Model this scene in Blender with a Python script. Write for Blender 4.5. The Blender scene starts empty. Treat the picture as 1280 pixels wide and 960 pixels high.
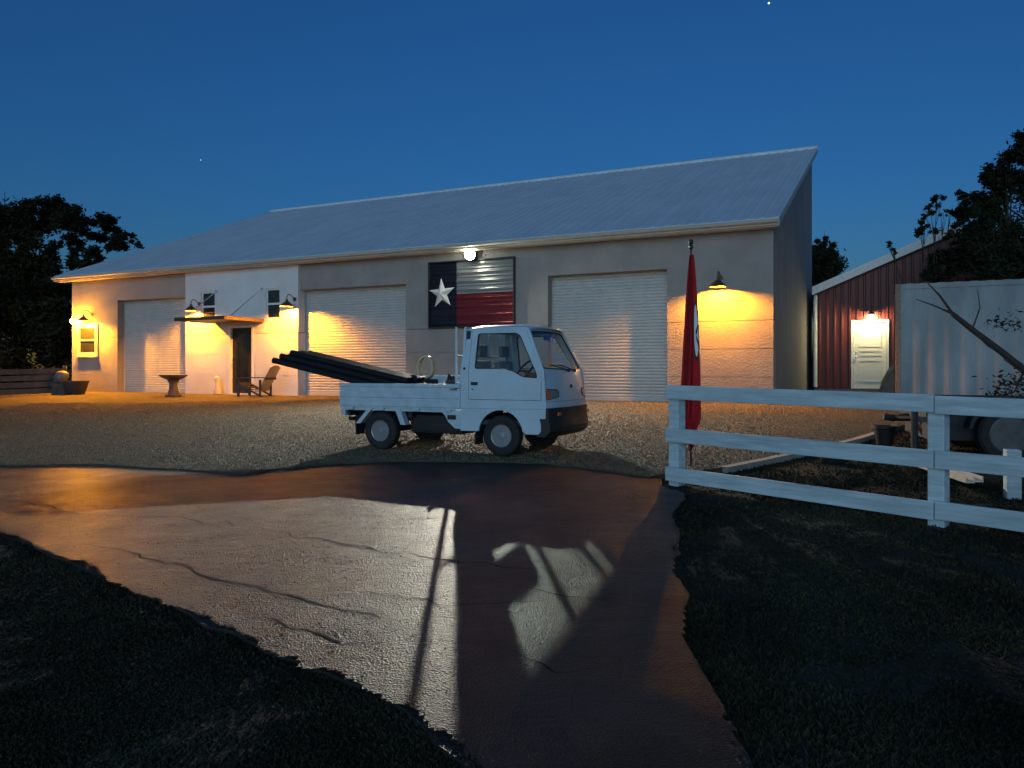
import bpy, bmesh, math, random
from mathutils import Vector, Matrix, noise
random.seed(7)
PI = math.pi
SC = bpy.context.scene
COL = SC.collection

# ------------------------------------------------------------------ camera, sky, sun, exposure
cam_d = bpy.data.cameras.new('camera')
cam = bpy.data.objects.new('camera', cam_d); COL.objects.link(cam)
cam.location = (0, 0, 1.5); cam.rotation_euler = (math.radians(90), 0, 0)
cam_d.sensor_width = 36; cam_d.lens = 27.03; cam_d.shift_y = -18 / 1280
cam_d.clip_start = .05; cam_d.clip_end = 3000
SC.camera = cam

SUN_EL, SUN_ROT = 1.9, 194.0          # last glow of dusk low behind the camera
world = bpy.data.worlds.new('World'); SC.world = world; world.use_nodes = True
wnt = world.node_tree; bg = wnt.nodes['Background']
sky = wnt.nodes.new('ShaderNodeTexSky'); sky.sky_type = 'NISHITA'; sky.sun_disc = False
sky.sun_elevation = math.radians(SUN_EL); sky.sun_rotation = math.radians(SUN_ROT)
sky.ozone_density = 5.0; sky.air_density = 1.0; sky.dust_density = 0.3
wnt.links.new(sky.outputs[0], bg.inputs[0]); bg.inputs[1].default_value = .215

sun_d = bpy.data.lights.new('dusk_glow', 'SUN'); sun = bpy.data.objects.new('dusk_glow', sun_d); COL.objects.link(sun)
sun_d.energy = 1.15; sun_d.angle = math.radians(50); sun_d.color = (.50, .82, 1.0)
az = math.radians(SUN_ROT); el = math.radians(8)
sdir = Vector((math.sin(az) * math.cos(el), math.cos(az) * math.cos(el), math.sin(el)))
sun.rotation_euler = sdir.to_track_quat('Z', 'Y').to_euler()

SC.view_settings.view_transform = 'Standard'; SC.view_settings.look = 'None'
SC.view_settings.exposure = 0; SC.view_settings.gamma = 1
SC.cycles.use_denoising = True
try: SC.cycles.denoiser = 'OPENIMAGEDENOISE'
except Exception: pass
SC.cycles.sample_clamp_indirect = 4.0
SC.cycles.max_bounces = 8; SC.cycles.transparent_max_bounces = 24

# ------------------------------------------------------------------ helpers
def mat(name, col, rough=.7, metal=0., var=.12, scale=6., bump=0., bscale=60., emit=None, estr=0., spec=None, coat=0., col2=None, detail=5, stretch=None):
    m = bpy.data.materials.new(name); m.use_nodes = True
    nt = m.node_tree; p = nt.nodes['Principled BSDF']
    p.inputs['Roughness'].default_value = rough; p.inputs['Metallic'].default_value = metal
    if spec is not None: p.inputs['Specular IOR Level'].default_value = spec
    if coat: p.inputs['Coat Weight'].default_value = coat; p.inputs['Coat Roughness'].default_value = .12
    tc = nt.nodes.new('ShaderNodeTexCoord'); src = tc.outputs['Object']
    if stretch:
        mp = nt.nodes.new('ShaderNodeMapping'); mp.inputs['Scale'].default_value = stretch
        nt.links.new(src, mp.inputs[0]); src = mp.outputs[0]
    n = nt.nodes.new('ShaderNodeTexNoise'); n.inputs['Scale'].default_value = scale; n.inputs['Detail'].default_value = detail
    n.inputs['Roughness'].default_value = .65
    nt.links.new(src, n.inputs['Vector'])
    r = nt.nodes.new('ShaderNodeValToRGB'); r.color_ramp.elements[0].position = .3; r.color_ramp.elements[1].position = .7
    a = [max(0, c * (1 - var)) for c in col]; b = [min(1, c * (1 + var)) for c in (col2 or col)]
    r.color_ramp.elements[0].color = (*a, 1); r.color_ramp.elements[1].color = (*b, 1)
    nt.links.new(n.outputs['Fac'], r.inputs['Fac']); nt.links.new(r.outputs['Color'], p.inputs['Base Color'])
    if bump:
        n2 = nt.nodes.new('ShaderNodeTexNoise'); n2.inputs['Scale'].default_value = bscale; n2.inputs['Detail'].default_value = 4
        nt.links.new(src, n2.inputs['Vector'])
        bp = nt.nodes.new('ShaderNodeBump'); bp.inputs['Strength'].default_value = bump; bp.inputs['Distance'].default_value = .02
        nt.links.new(n2.outputs['Fac'], bp.inputs['Height']); nt.links.new(bp.outputs['Normal'], p.inputs['Normal'])
    if emit:
        p.inputs['Emission Color'].default_value = (*emit, 1); p.inputs['Emission Strength'].default_value = estr
    return m

def glass_mat(name, tint, gloss=.08, rough=.03):
    m = bpy.data.materials.new(name); m.use_nodes = True; nt = m.node_tree
    nt.nodes.remove(nt.nodes['Principled BSDF']); out = nt.nodes['Material Output']
    t = nt.nodes.new('ShaderNodeBsdfTransparent'); t.inputs[0].default_value = (*tint, 1)
    g = nt.nodes.new('ShaderNodeBsdfGlossy'); g.inputs['Roughness'].default_value = rough
    lw = nt.nodes.new('ShaderNodeLayerWeight'); lw.inputs[0].default_value = .5
    pw = nt.nodes.new('ShaderNodeMath'); pw.operation = 'POWER'; pw.inputs[1].default_value = 4.5; nt.links.new(lw.outputs['Facing'], pw.inputs[0])
    fr = nt.nodes.new('ShaderNodeMath'); fr.operation = 'MULTIPLY_ADD'; fr.inputs[1].default_value = .8; fr.inputs[2].default_value = .04; nt.links.new(pw.outputs[0], fr.inputs[0])
    mx = nt.nodes.new('ShaderNodeMixShader')
    nt.links.new(fr.outputs[0], mx.inputs[0]); nt.links.new(t.outputs[0], mx.inputs[1]); nt.links.new(g.outputs[0], mx.inputs[2])
    nt.links.new(mx.outputs[0], out.inputs[0])
    return m

def link(name, bm, m, parent=None, smooth=False, loc=None, rotz=0.):
    me = bpy.data.meshes.new(name)
    bmesh.ops.recalc_face_normals(bm, faces=bm.faces[:])
    bm.to_mesh(me); bm.free()
    if m: me.materials.append(m)
    if smooth:
        for p in me.polygons: p.use_smooth = True
        try: me.set_sharp_from_angle(angle=math.radians(40))
        except Exception: pass
    o = bpy.data.objects.new(name, me); COL.objects.link(o)
    if parent: o.parent = parent
    if loc is not None: o.location = loc
    o.rotation_euler.z = rotz
    return o

def tag(o, label=None, cat=None, group=None, kind=None):
    if label: o['label'] = label
    if cat: o['category'] = cat
    if group: o['group'] = group
    if kind: o['kind'] = kind
    return o

def thing(name, label, cat, loc=(0, 0, 0), rotz=0., group=None):
    o = bpy.data.objects.new(name, None); COL.objects.link(o); o.empty_display_size = .2
    o.location = loc; o.rotation_euler = (0, 0, rotz)
    return tag(o, label, cat, group)

def dup(root, loc, rotz, label):
    r = root.copy(); COL.objects.link(r); r.location = loc; r.rotation_euler = (0, 0, rotz); r['label'] = label
    for ch in list(root.children):
        c = ch.copy(); COL.objects.link(c); c.parent = r
        for g in ch.children:
            d = g.copy(); COL.objects.link(d); d.parent = c
    return r

def B(): return bmesh.new()

def box(bm, x0, x1, y0, y1, z0, z1, bev=0., M=None):
    vs = [bm.verts.new((x, y, z)) for z in (z0, z1) for y in (y0, y1) for x in (x0, x1)]
    fs = [bm.faces.new([vs[i] for i in q]) for q in ((0, 2, 3, 1), (4, 5, 7, 6), (0, 1, 5, 4), (2, 6, 7, 3), (0, 4, 6, 2), (1, 3, 7, 5))]
    nv = vs
    if bev:
        es = list({e for f in fs for e in f.edges})
        res = bmesh.ops.bevel(bm, geom=es, offset=bev, segments=2, affect='EDGES', profile=.6)
        nv = list({v for f in res['faces'] for v in f.verts} | {v for v in vs if v.is_valid})
    if M is not None: bmesh.ops.transform(bm, matrix=M, verts=nv)
    return bm

def tube(bm, pts, rad, n=8, cap=True):
    pts = [Vector(p) for p in pts]
    rs = rad if isinstance(rad, (list, tuple)) else [rad] * len(pts)
    rings = []; ref = None
    for i, p in enumerate(pts):
        d = (pts[min(i + 1, len(pts) - 1)] - pts[max(i - 1, 0)]).normalized()
        if ref is None:
            ref = Vector((0, 0, 1)) if abs(d.z) < .9 else Vector((1, 0, 0))
        a = d.cross(ref).normalized(); b = a.cross(d).normalized(); ref = b
        rings.append([bm.verts.new(p + (a * math.cos(2 * PI * k / n) + b * math.sin(2 * PI * k / n)) * rs[i]) for k in range(n)])
    for r0, r1 in zip(rings, rings[1:]):
        for k in range(n):
            bm.faces.new((r0[k], r0[(k + 1) % n], r1[(k + 1) % n], r1[k]))
    if cap:
        bm.faces.new(rings[0][::-1]); bm.faces.new(rings[-1])
    return bm

def lathe(bm, prof, n=24, axis='z', at=(0, 0, 0), closed=False):
    at = Vector(at); rings = []
    for r, h in prof:
        ring = []
        for k in range(n):
            a = 2 * PI * k / n; c, s = math.cos(a) * r, math.sin(a) * r
            ring.append(bm.verts.new(at + (Vector((c, s, h)) if axis == 'z' else Vector((c, h, s)) if axis == 'y' else Vector((h, c, s)))))
        rings.append(ring)
    prs = list(zip(rings, rings[1:])) + ([(rings[-1], rings[0])] if closed else [])
    for r0, r1 in prs:
        for k in range(n):
            bm.faces.new((r0[k], r0[(k + 1) % n], r1[(k + 1) % n], r1[k]))
    if not closed:
        if prof[0][0] > 1e-4: bm.faces.new(rings[0][::-1])
        if prof[-1][0] > 1e-4: bm.faces.new(rings[-1])
    bmesh.ops.remove_doubles(bm, verts=[v for r in rings for v in r], dist=1e-5)
    return bm

def panel(outer, holes=(), th=.02, cutsa=(), cutsb=(), fn=None, bm=None):
    """flat outline (a, b) with holes, cut along grid lines, given a thickness c in [0, th], then mapped by fn(a, b, c)"""
    t = bmesh.new(); edges = []
    for loop in [outer] + list(holes):
        vs = [t.verts.new((a, b, 0)) for a, b in loop]
        edges += [t.edges.new((vs[i], vs[(i + 1) % len(vs)])) for i in range(len(vs))]
    bmesh.ops.triangle_fill(t, use_beauty=True, use_dissolve=False, edges=edges)
    for ax, cuts in ((0, cutsa), (1, cutsb)):
        for c in cuts:
            no = Vector((1, 0, 0)) if ax == 0 else Vector((0, 1, 0))
            bmesh.ops.bisect_plane(t, geom=t.verts[:] + t.edges[:] + t.faces[:], plane_co=no * c, plane_no=no, dist=1e-5)
    t.verts.ensure_lookup_table(); t.verts.index_update()
    base = [v.co.copy() for v in t.verts]
    faces = [[v.index for v in f.verts] for f in t.faces]
    bnd = [(e.verts[0].index, e.verts[1].index) for e in t.edges if len(e.link_faces) == 1]
    t.free()
    out = bm or bmesh.new(); fn = fn or (lambda a, b, c: (a, b, c))
    v0 = [out.verts.new(fn(p.x, p.y, 0)) for p in base]; v1 = [out.verts.new(fn(p.x, p.y, th)) for p in base]
    for f in faces:
        out.faces.new([v0[i] for i in f]); out.faces.new([v1[i] for i in reversed(f)])
    for a, b in bnd: out.faces.new((v0[a], v0[b], v1[b], v1[a]))
    return out

def frange(a, b, n): return [a + (b - a) * i / n for i in range(1, n)]

def arc(cx, cz, r, a0, a1, n):
    return [(cx + r * math.cos(math.radians(a0 + (a1 - a0) * i / n)), cz + r * math.sin(math.radians(a0 + (a1 - a0) * i / n))) for i in range(n + 1)]

def rrect(x0, x1, y0, y1, r, n=4):
    return arc(x1 - r, y1 - r, r, 0, 90, n) + arc(x0 + r, y1 - r, r, 90, 180, n) + arc(x0 + r, y0 + r, r, 180, 270, n) + arc(x1 - r, y0 + r, r, 270, 360, n)

# ------------------------------------------------------------------ site frame: the workshop front runs along -x of this frame
U = Vector((-.9004, .4350)); V = Vector((.4350, .9004)); P0 = Vector((5.82, 17.1)); PAD = .70; RZ = math.atan2(-.4350, .9004)
def W(s, e=0., z=0.):
    p = P0 + U * s - V * e
    return Vector((p.x, p.y, PAD + z))

def sstep(a, b, x):
    t = min(1, max(0, (x - a) / (b - a))); return t * t * (3 - 2 * t)
def gz(x, y):
    w = V.x * x + V.y * y
    h = .039 * w
    k = 1.2                                        # soft turn from slope to level pad
    d = h - PAD
    h = PAD if d > .06 else (h if d < -.06 else PAD - (.06 - d) ** 2 / .24)
    f = sstep(17.3, 15.5, w)
    n = noise.noise(Vector((x * .35, y * .35, 3.1))) * .045 + noise.noise(Vector((x * 1.1, y * 1.1, 9.7))) * .014
    left = sstep(-2.5, -6, x)
    return h + n * f * (.35 + .9 * left)

# ------------------------------------------------------------------ materials
M = {}
M['grey_wall'] = mat('grey_render', (.255, .245, .235), .85, var=.16, scale=1.1, bump=.6, bscale=22, detail=8)
M['white_wall'] = mat('white_render', (.60, .62, .63), .85, var=.09, scale=1.1, bump=.5, bscale=22, detail=8)
M['trim_white'] = mat('trim_white', (.72, .71, .68), .5, var=.08, scale=8)
M['shutter'] = mat('roller_shutter_paint', (.41, .43, .425), .42, var=.07, scale=4, bump=.06, bscale=30)
M['roof'] = mat('galvanised_roof', (.66, .70, .72), .5, metal=.25, var=.10, scale=1.4, stretch=(1, .25, 1))
M['fascia'] = mat('fascia_cream', (.42, .39, .33), .5, var=.08)
M['dark_metal'] = mat('dark_metal', (.035, .033, .032), .45, metal=.4, var=.3)
M['bronze'] = mat('bronze_shade', (.10, .065, .04), .45, metal=.5, var=.3, scale=12)
M['black'] = mat('black_plastic', (.018, .018, .02), .55, var=.3, scale=14)
M['pipe'] = mat('black_pipe', (.012, .013, .016), .62, spec=.2, var=.25, scale=10, bump=.08, bscale=25)
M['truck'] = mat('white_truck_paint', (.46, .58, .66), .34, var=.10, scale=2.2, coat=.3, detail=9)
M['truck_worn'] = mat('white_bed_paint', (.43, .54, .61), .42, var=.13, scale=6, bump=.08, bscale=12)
M['rubber'] = mat('tyre_rubber', (.016, .016, .017), .8, var=.3, scale=20, bump=.2, bscale=80)
M['steel'] = mat('wheel_steel', (.27, .29, .315), .36, metal=.5, var=.15, scale=9)
M['dull_rim'] = mat('dull_rim', (.07, .075, .08), .5, metal=.5, var=.3, scale=8)
M['chassis'] = mat('chassis_black', (.014, .014, .015), .7, var=.4, scale=10)
M['interior'] = mat('cab_interior', (.05, .052, .056), .75, var=.2)
M['seat'] = mat('seat_cloth', (.26, .26, .25), .9, var=.2, scale=20)
M['glass'] = glass_mat('clear_glass', (.86, .90, .90))
M['dark_glass'] = mat('window_dark_glass', (.018, .02, .022), .06, var=.3, scale=2, spec=.6)
M['lamp_lens'] = mat('lamp_lens', (.16, .19, .20), .12, var=.1, coat=.5)
M['amber'] = mat('amber_lens', (.55, .12, .02), .2, var=.15)
M['chrome'] = mat('chrome', (.75, .76, .78), .15, metal=1, var=.05)
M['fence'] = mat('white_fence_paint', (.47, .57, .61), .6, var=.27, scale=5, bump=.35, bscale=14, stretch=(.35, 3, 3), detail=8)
M['wood'] = mat('weathered_wood', (.055, .045, .038), .85, var=.35, scale=6, bump=.3, bscale=25)
M['chair'] = mat('chair_back_lamplit', (.60, .43, .22), .65, var=.2, scale=8)  # back slats only: warm lamplight is painted into this yellow-orange
M['chair_dark'] = mat('chair_frame', (.05, .04, .033), .65, var=.25, scale=8)
M['stone'] = mat('dark_cast_stone', (.085, .07, .058), .8, var=.3, scale=9, bump=.3, bscale=30)
M['red_barn'] = mat('red_barn_steel', (.115, .015, .012), .5, var=.18, scale=3)
M['door_white'] = mat('door_white', (.72, .70, .62), .45, var=.05)
M['container'] = mat('container_white_shaded', (.20, .235, .25), .7, var=.18, scale=1.3, col2=(.26, .30, .31), bump=.1, bscale=20, stretch=(1, 1, .35))  # white darkened to hold the shade of the overhanging tree
M['lamplit_post'] = mat('lamplit_edge', (.24, .16, .11), .8, var=.35, scale=14)  # brown of the left corner posts: warm lamplight put into the colour
M['flag_red'] = mat('flag_red_cloth', (.34, .018, .028), .75, var=.12, scale=5)
M['flag_white'] = mat('flag_white_cloth', (.70, .70, .70), .75, var=.05)
M['flag_black'] = mat('flag_black_cloth', (.015, .015, .02), .75, var=.2)
M['sign_blue'] = mat('sign_blue_steel', (.009, .012, .024), .34, coat=.6, metal=.4, var=.15, scale=5)
M['sign_white'] = mat('sign_white_steel', (.27, .30, .295), .34, coat=.6, metal=.6, var=.3, scale=4, stretch=(.25, 1, 6))
M['sign_red'] = mat('sign_red_steel', (.18, .014, .02), .34, coat=.8, metal=.5, var=.3, scale=4, stretch=(.25, 1, 6))
M['star'] = mat('star_white', (.78, .77, .72), .4, var=.04)
M['bulb_warm'] = mat('bulb_warm', (.8, .7, .5), .4, emit=(1., .335, .011), estr=1.)
M['bulb_flood'] = mat('bulb_flood', (.9, .9, .85), .4, emit=(1., .95, .74), estr=75.)
M['bulb_barn'] = mat('bulb_barn', (.9, .85, .7), .4, emit=(1., .82, .40), estr=1500.)
M['soil'] = mat('potting_soil', (.03, .022, .016), .95, var=.4, scale=30)
M['straw'] = mat('dry_straw_leaf', (.42, .28, .12), .8, var=.3, scale=12)
M['tarp'] = mat('pale_tarp', (.55, .50, .40), .7, var=.25, scale=7, bump=.4, bscale=14)
M['bark'] = mat('bark', (.045, .036, .03), .9, var=.35, scale=9, bump=.5, bscale=22)
M['leaf'] = mat('leaf_dark_green', (.010, .014, .008), .85, var=.4, scale=.8, col2=(.02, .027, .014), spec=.1)
M['leaf2'] = mat('leaf_olive', (.014, .015, .009), .85, var=.4, scale=1.2, col2=(.028, .027, .016), spec=.1)
M['hose'] = mat('hose_tan', (.50, .44, .26), .5, var=.12, scale=15)
M['lumber'] = mat('pale_aluminium', (.72, .67, .58), .4, metal=.3, var=.15, scale=10)
M['kerb'] = mat('concrete_edging', (.34, .31, .26), .85, var=.2, scale=9, bump=.3, bscale=40)
M['ornament'] = mat('pale_ornament', (.55, .48, .40), .7, var=.12)
M['grey_bag'] = mat('grey_bag', (.10, .10, .105), .6, var=.35, scale=9)
M['star_dot'] = mat('star_dot', (1, 1, 1), .5, emit=(.85, .92, 1), estr=3.)

def asphalt_mat():
    m = bpy.data.materials.new('worn_asphalt'); m.use_nodes = True; nt = m.node_tree; p = nt.nodes['Principled BSDF']; L = nt.links.new
    p.inputs['Specular IOR Level'].default_value = .2
    N = nt.nodes.new
    tc = N('ShaderNodeTexCoord')
    n1 = N('ShaderNodeTexNoise'); n1.inputs['Scale'].default_value = .9; n1.inputs['Detail'].default_value = 6; L(tc.outputs['Object'], n1.inputs['Vector'])
    n2 = N('ShaderNodeTexNoise'); n2.inputs['Scale'].default_value = 36; n2.inputs['Detail'].default_value = 5; n2.inputs['Roughness'].default_value = .7; L(tc.outputs['Object'], n2.inputs['Vector'])
    n3 = N('ShaderNodeTexNoise'); n3.inputs['Scale'].default_value = 3.2; n3.inputs['Detail'].default_value = 9; L(tc.outputs['Object'], n3.inputs['Vector'])
    vo = N('ShaderNodeTexVoronoi'); vo.inputs['Scale'].default_value = 95; L(tc.outputs['Object'], vo.inputs['Vector'])
    r = N('ShaderNodeValToRGB'); r.color_ramp.elements[0].position = .38; r.color_ramp.elements[1].position = .62
    r.color_ramp.elements[0].color = (.022, .022, .021, 1); r.color_ramp.elements[1].color = (.058, .056, .050, 1)
    L(n1.outputs['Fac'], r.inputs['Fac']); L(r.outputs['Color'], p.inputs['Base Color'])
    rr = N('ShaderNodeMapRange'); rr.inputs['From Min'].default_value = .3; rr.inputs['From Max'].default_value = .7; rr.inputs['To Min'].default_value = .31; rr.inputs['To Max'].default_value = .42; L(n3.outputs['Fac'], rr.inputs['Value']); L(rr.outputs[0], p.inputs['Roughness'])
    a = N('ShaderNodeMath'); a.operation = 'MULTIPLY_ADD'; a.inputs[1].default_value = 1.5; L(n2.outputs['Fac'], a.inputs[0]); L(vo.outputs['Distance'], a.inputs[2])
    b = N('ShaderNodeMath'); b.operation = 'MULTIPLY_ADD'; b.inputs[1].default_value = 2.2; L(n3.outputs['Fac'], b.inputs[0]); L(a.outputs[0], b.inputs[2])
    bp = N('ShaderNodeBump'); bp.inputs['Strength'].default_value = .8; bp.inputs['Distance'].default_value = .022
    L(b.outputs[0], bp.inputs['Height']); L(bp.outputs['Normal'], p.inputs['Normal'])
    return m
M['asphalt'] = asphalt_mat()
M['gravel'] = mat('gravel', (.050, .042, .028), .85, var=.35, scale=40, bump=.9, bscale=60, col2=(.095, .08, .054), detail=8, spec=.25)
M['pebble'] = mat('pebble', (.060, .049, .030), .6, var=.45, scale=14, col2=(.165, .135, .085), spec=.3)
M['lawn'] = mat('lawn_ground', (.022, .021, .015), .95, var=.4, scale=1.1, bump=.9, bscale=26, col2=(.048, .044, .032), spec=.1)
M['blade'] = mat('grass_blade', (.016, .019, .010), .9, var=.4, scale=1.2, col2=(.036, .037, .022), spec=.1)
M['blade_dry'] = mat('grass_blade_dry', (.028, .025, .015), .8, var=.4, scale=2, col2=(.05, .044, .028), spec=.15)
M['crack'] = mat('crack_dirt', (.012, .011, .010), .95, var=.4, scale=20)

# ------------------------------------------------------------------ ground
def ground_sheet():
    bm = B()
    xs = [-900, -400, -160, -80, -50] + [-34 + i * .8 for i in range(85)] + [50, 80, 160, 400, 900]
    ys = [-300, -80, -30, -12] + [-6 + i * .8 for i in range(60)] + [50, 65, 90, 160, 400, 900, 1500]
    rows = [[bm.verts.new((x, y, gz(x, y) - .02)) for x in xs] for y in ys]
    for r0, r1 in zip(rows, rows[1:]):
        for i in range(len(xs) - 1): bm.faces.new((r0[i], r0[i + 1], r1[i + 1], r1[i]))
    return bm
tag(link('ground', ground_sheet(), M['lawn'], smooth=True), 'dark unlit lawn and earth around the driveway', kind='structure')

def rough_loop(pts, step, amp, seed, soft=()):
    out = []
    for i, p in enumerate(pts):
        a, b = Vector(p), Vector(pts[(i + 1) % len(pts)])
        n = max(1, int((b - a).length / step)); nrm = Vector((-(b - a).y, (b - a).x)).normalized()
        for k in range(n):
            q = a.lerp(b, k / n)
            d = noise.noise(Vector((q.x * 2.1, q.y * 2.1, seed))) * amp + noise.noise(Vector((q.x * 7, q.y * 7, seed + 5))) * amp * .45
            out.append((q.x + nrm.x * d, q.y + nrm.y * d))
    return out
def drape(loop, lift, cell, skirt=.07):
    xs = [p[0] for p in loop]; ys = [p[1] for p in loop]
    return panel(loop, (), -skirt, frange(min(xs), max(xs), max(2, int((max(xs) - min(xs)) / cell))), frange(min(ys), max(ys), max(2, int((max(ys) - min(ys)) / cell))),
                 lambda a, b, c: (a, b, gz(a, b) + lift + c))
drive = [(-13, 12.6), (-9, 11.0), (-6.9, 9.9), (-5.17, 9.85), (-3.2, 9.2), (-2.6, 9.8), (-1.7, 10.1), (-.6, 10.0), (.4, 9.8), (1.1, 9.2), (1.6, 8.4), (1.55, 7.95), (1.62, 7.2), (1.36, 6.5), (1.24, 5.7), (1.05, 5.1), (1.02, 4.5), (.86, 3.9), (.86, 3.3), (.8, 2.2), (.8, -4), (-.1, -4), (-.1, 2.6), (-.41, 3.14), (-.71, 3.4), (-2.1, 4.59), (-4.25, 6.38), (-7, 8.2), (-13, 11.2)]
tag(link('driveway', drape(rough_loop(drive, .06, .05, 1.0), .004, .7), M['asphalt'], smooth=False), 'worn cracked asphalt driveway', kind='structure')
e1 = W(-3.2, 0); e2 = W(25.2, -1)
lot = [(-17.6, 27.5), (-15.9, 24.3), (-15.3, 21), (-14.2, 17), (-12, 13.6), (-9, 11.2), (-6.9, 9.75), (-5.17, 9.7), (-3.1, 8.9), (-2.5, 9.45), (-1.7, 9.72), (-.7, 9.66), (.3, 9.42), (.95, 8.9), (1.5, 8.3), (2.38, 8.74), (3.76, 9.83), (5.85, 12.0), (8.3, 14.6), (9.6, 19.5), (8.2, 21.5), (6.4, 19.5), (e2.x, e2.y)]
def lot_z(a, b, c): return (a, b, gz(a, b) + .034 + c)
lot_loop = rough_loop(lot, .14, .09, 4.0)
tag(link('gravel_lot', drape(lot_loop, .040, .5, .10), M['gravel']), 'gravel yard in front of the workshop', kind='structure')

def inside(x, y, poly):
    c = False; j = len(poly) - 1
    for i in range(len(poly)):
        (xi, yi), (xj, yj) = poly[i], poly[j]
        if (yi > y) != (yj > y) and x < (xj - xi) * (y - yi) / (yj - yi) + xi: c = not c
        j = i
    return c

def mesh_obj(name, verts, faces, m, parent=None):
    me = bpy.data.meshes.new(name); me.from_pydata(verts, [], faces); me.update()
    me.materials.append(m); o = bpy.data.objects.new(name, me); COL.objects.link(o)
    if parent: o.parent = parent
    return o

def pebbles(n):
    vs, fs = [], []
    done = 0
    while done < n:
        x = random.uniform(-13, 8.5)
        y = 7.9 + 13 * random.random() ** 1.9
        if not inside(x, y, lot) or abs(x / y) > .72: continue
        w = V.x * x + V.y * y
        if w > 17.7: continue
        r = random.uniform(.005, .014) * (1 + .03 * y); z = gz(x, y) + .040
        a = random.random() * PI; ca, sa = math.cos(a), math.sin(a); b = len(vs); k = random.uniform(.6, 1)
        for dx, dy, dz in ((r, 0, 0), (0, r * k, 0), (-r, 0, 0), (0, -r * k, 0), (0, 0, r * .75), (r * .2, r * .2, r * .7)):
            vs.append((x + dx * ca - dy * sa, y + dx * sa + dy * ca, z + dz))
        fs += [(b, b + 1, b + 5), (b + 1, b + 2, b + 4), (b + 2, b + 3, b + 4), (b + 3, b, b + 4), (b, b + 5, b + 4), (b + 1, b + 4, b + 5)]
        done += 1
    return vs, fs
tag(mesh_obj('loose_gravel', *pebbles(110000), M['pebble']), 'loose gravel stones scattered over the yard', 'gravel', kind='stuff')

def blades(n, test, hmin, hmax, ymax, ymin=2.4):
    vs, fs = [], []; done = tries = 0
    while done < n and tries < n * 40:
        tries += 1
        y = ymin + (ymax - ymin) * random.random() ** 1.5; x = random.uniform(-.72, .72) * y
        if not test(x, y): continue
        if noise.noise(Vector((x * 1.3, y * 1.3, 2))) + noise.noise(Vector((x * 4, y * 4, 7))) * .6 < -.25 and random.random() < .75: continue
        h = random.uniform(hmin, hmax) * (.7 + .6 * (noise.noise(Vector((x * .8, y * .8, 5))) + .5)); a = random.random() * 2 * PI
        wd = random.uniform(.004, .009) * (1 + .06 * y); dx, dy = math.cos(a) * wd, math.sin(a) * wd
        lx, ly = random.gauss(0, .45) * h, random.gauss(0, .45) * h; z = gz(x, y) - .02; b = len(vs)
        vs += [(x - dx, y - dy, z), (x + dx, y + dy, z), (x + dx * .7 + lx * .4, y + dy * .7 + ly * .4, z + h * .6), (x + lx, y + ly, z + h)]
        fs += [(b, b + 1, b + 2), (b, b + 2, b + 3)]; done += 1
    return vs, fs
def on_soft(x, y):                                     # the turf creeps raggedly over the edges
    k = .03 + .22 * max(0, noise.noise(Vector((x * 1.7, y * 1.7, 11))))
    x += random.gauss(0, k); y += random.gauss(0, k)
    return not inside(x, y, drive) and not inside(x, y, lot)
tag(mesh_obj('grass', *blades(60000, lambda x, y: on_soft(x, y) and x < .5, .006, .022, 12), M['blade']), 'dark short lawn grass left of the driveway', 'grass', kind='stuff')
tag(mesh_obj('grass', *blades(60000, lambda x, y: on_soft(x, y) and x >= .5, .006, .030, 14), M['blade']), 'dark lawn grass under and around the white fence', 'grass', kind='stuff')
def edge_test(x, y):
    return on_soft(x, y) and (inside(x + .12, y + .2, drive) or inside(x - .2, y + .1, drive) or inside(x - .15, y - .15, drive))
tag(mesh_obj('dry_grass', *blades(9000, edge_test, .006, .024, 10), M['blade_dry']), 'dry grass tufts fringing the asphalt edge', 'grass', kind='stuff')

# the visible stretch of the driveway: rough worn surface with real relief
def asph_h(x, y):
    return .020 + .0026 * noise.noise(Vector((x * 7, y * 11, 1.7))) + .0019 * noise.noise(Vector((x * 21, y * 26, 4.2))) + .0022 * noise.noise(Vector((x * 1.4, y * 4.5, 6.1))) + .006 * noise.noise(Vector((x * 2.6, y * 2.6, 8.8)))
def rough_surface(cell):
    idx, vs, fs = {}, [], []
    def vid(i, j):
        if (i, j) not in idx:
            x = i * cell + .35 * cell * noise.noise(Vector((i * .73, j * .91, 2))); y = j * cell + .35 * cell * noise.noise(Vector((i * .81, j * .67, 6)))
            idx[(i, j)] = len(vs); vs.append((x, y, gz(x, y) + asph_h(x, y)))
        return idx[(i, j)]
    for j in range(int(2.3 / cell), int(11.5 / cell)):
        y = (j + .5) * cell
        for i in range(int(-(.72 * y + .5) / cell), int(1.7 / cell)):
            x = (i + .5) * cell
            e = .07 * noise.noise(Vector((x * 2.2, y * 2.2, 3))) + .035 * noise.noise(Vector((x * 8, y * 8, 5)))
            if inside(x + e, y + e, drive): fs.append((vid(i, j), vid(i + 1, j), vid(i + 1, j + 1), vid(i, j + 1)))
    return vs, fs
so = mesh_obj('asphalt_surface', *rough_surface(.025), M['asphalt']); tag(so, 'rough worn top layer of the asphalt driveway', kind='structure')
for p in so.data.polygons: p.use_smooth = True
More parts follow.
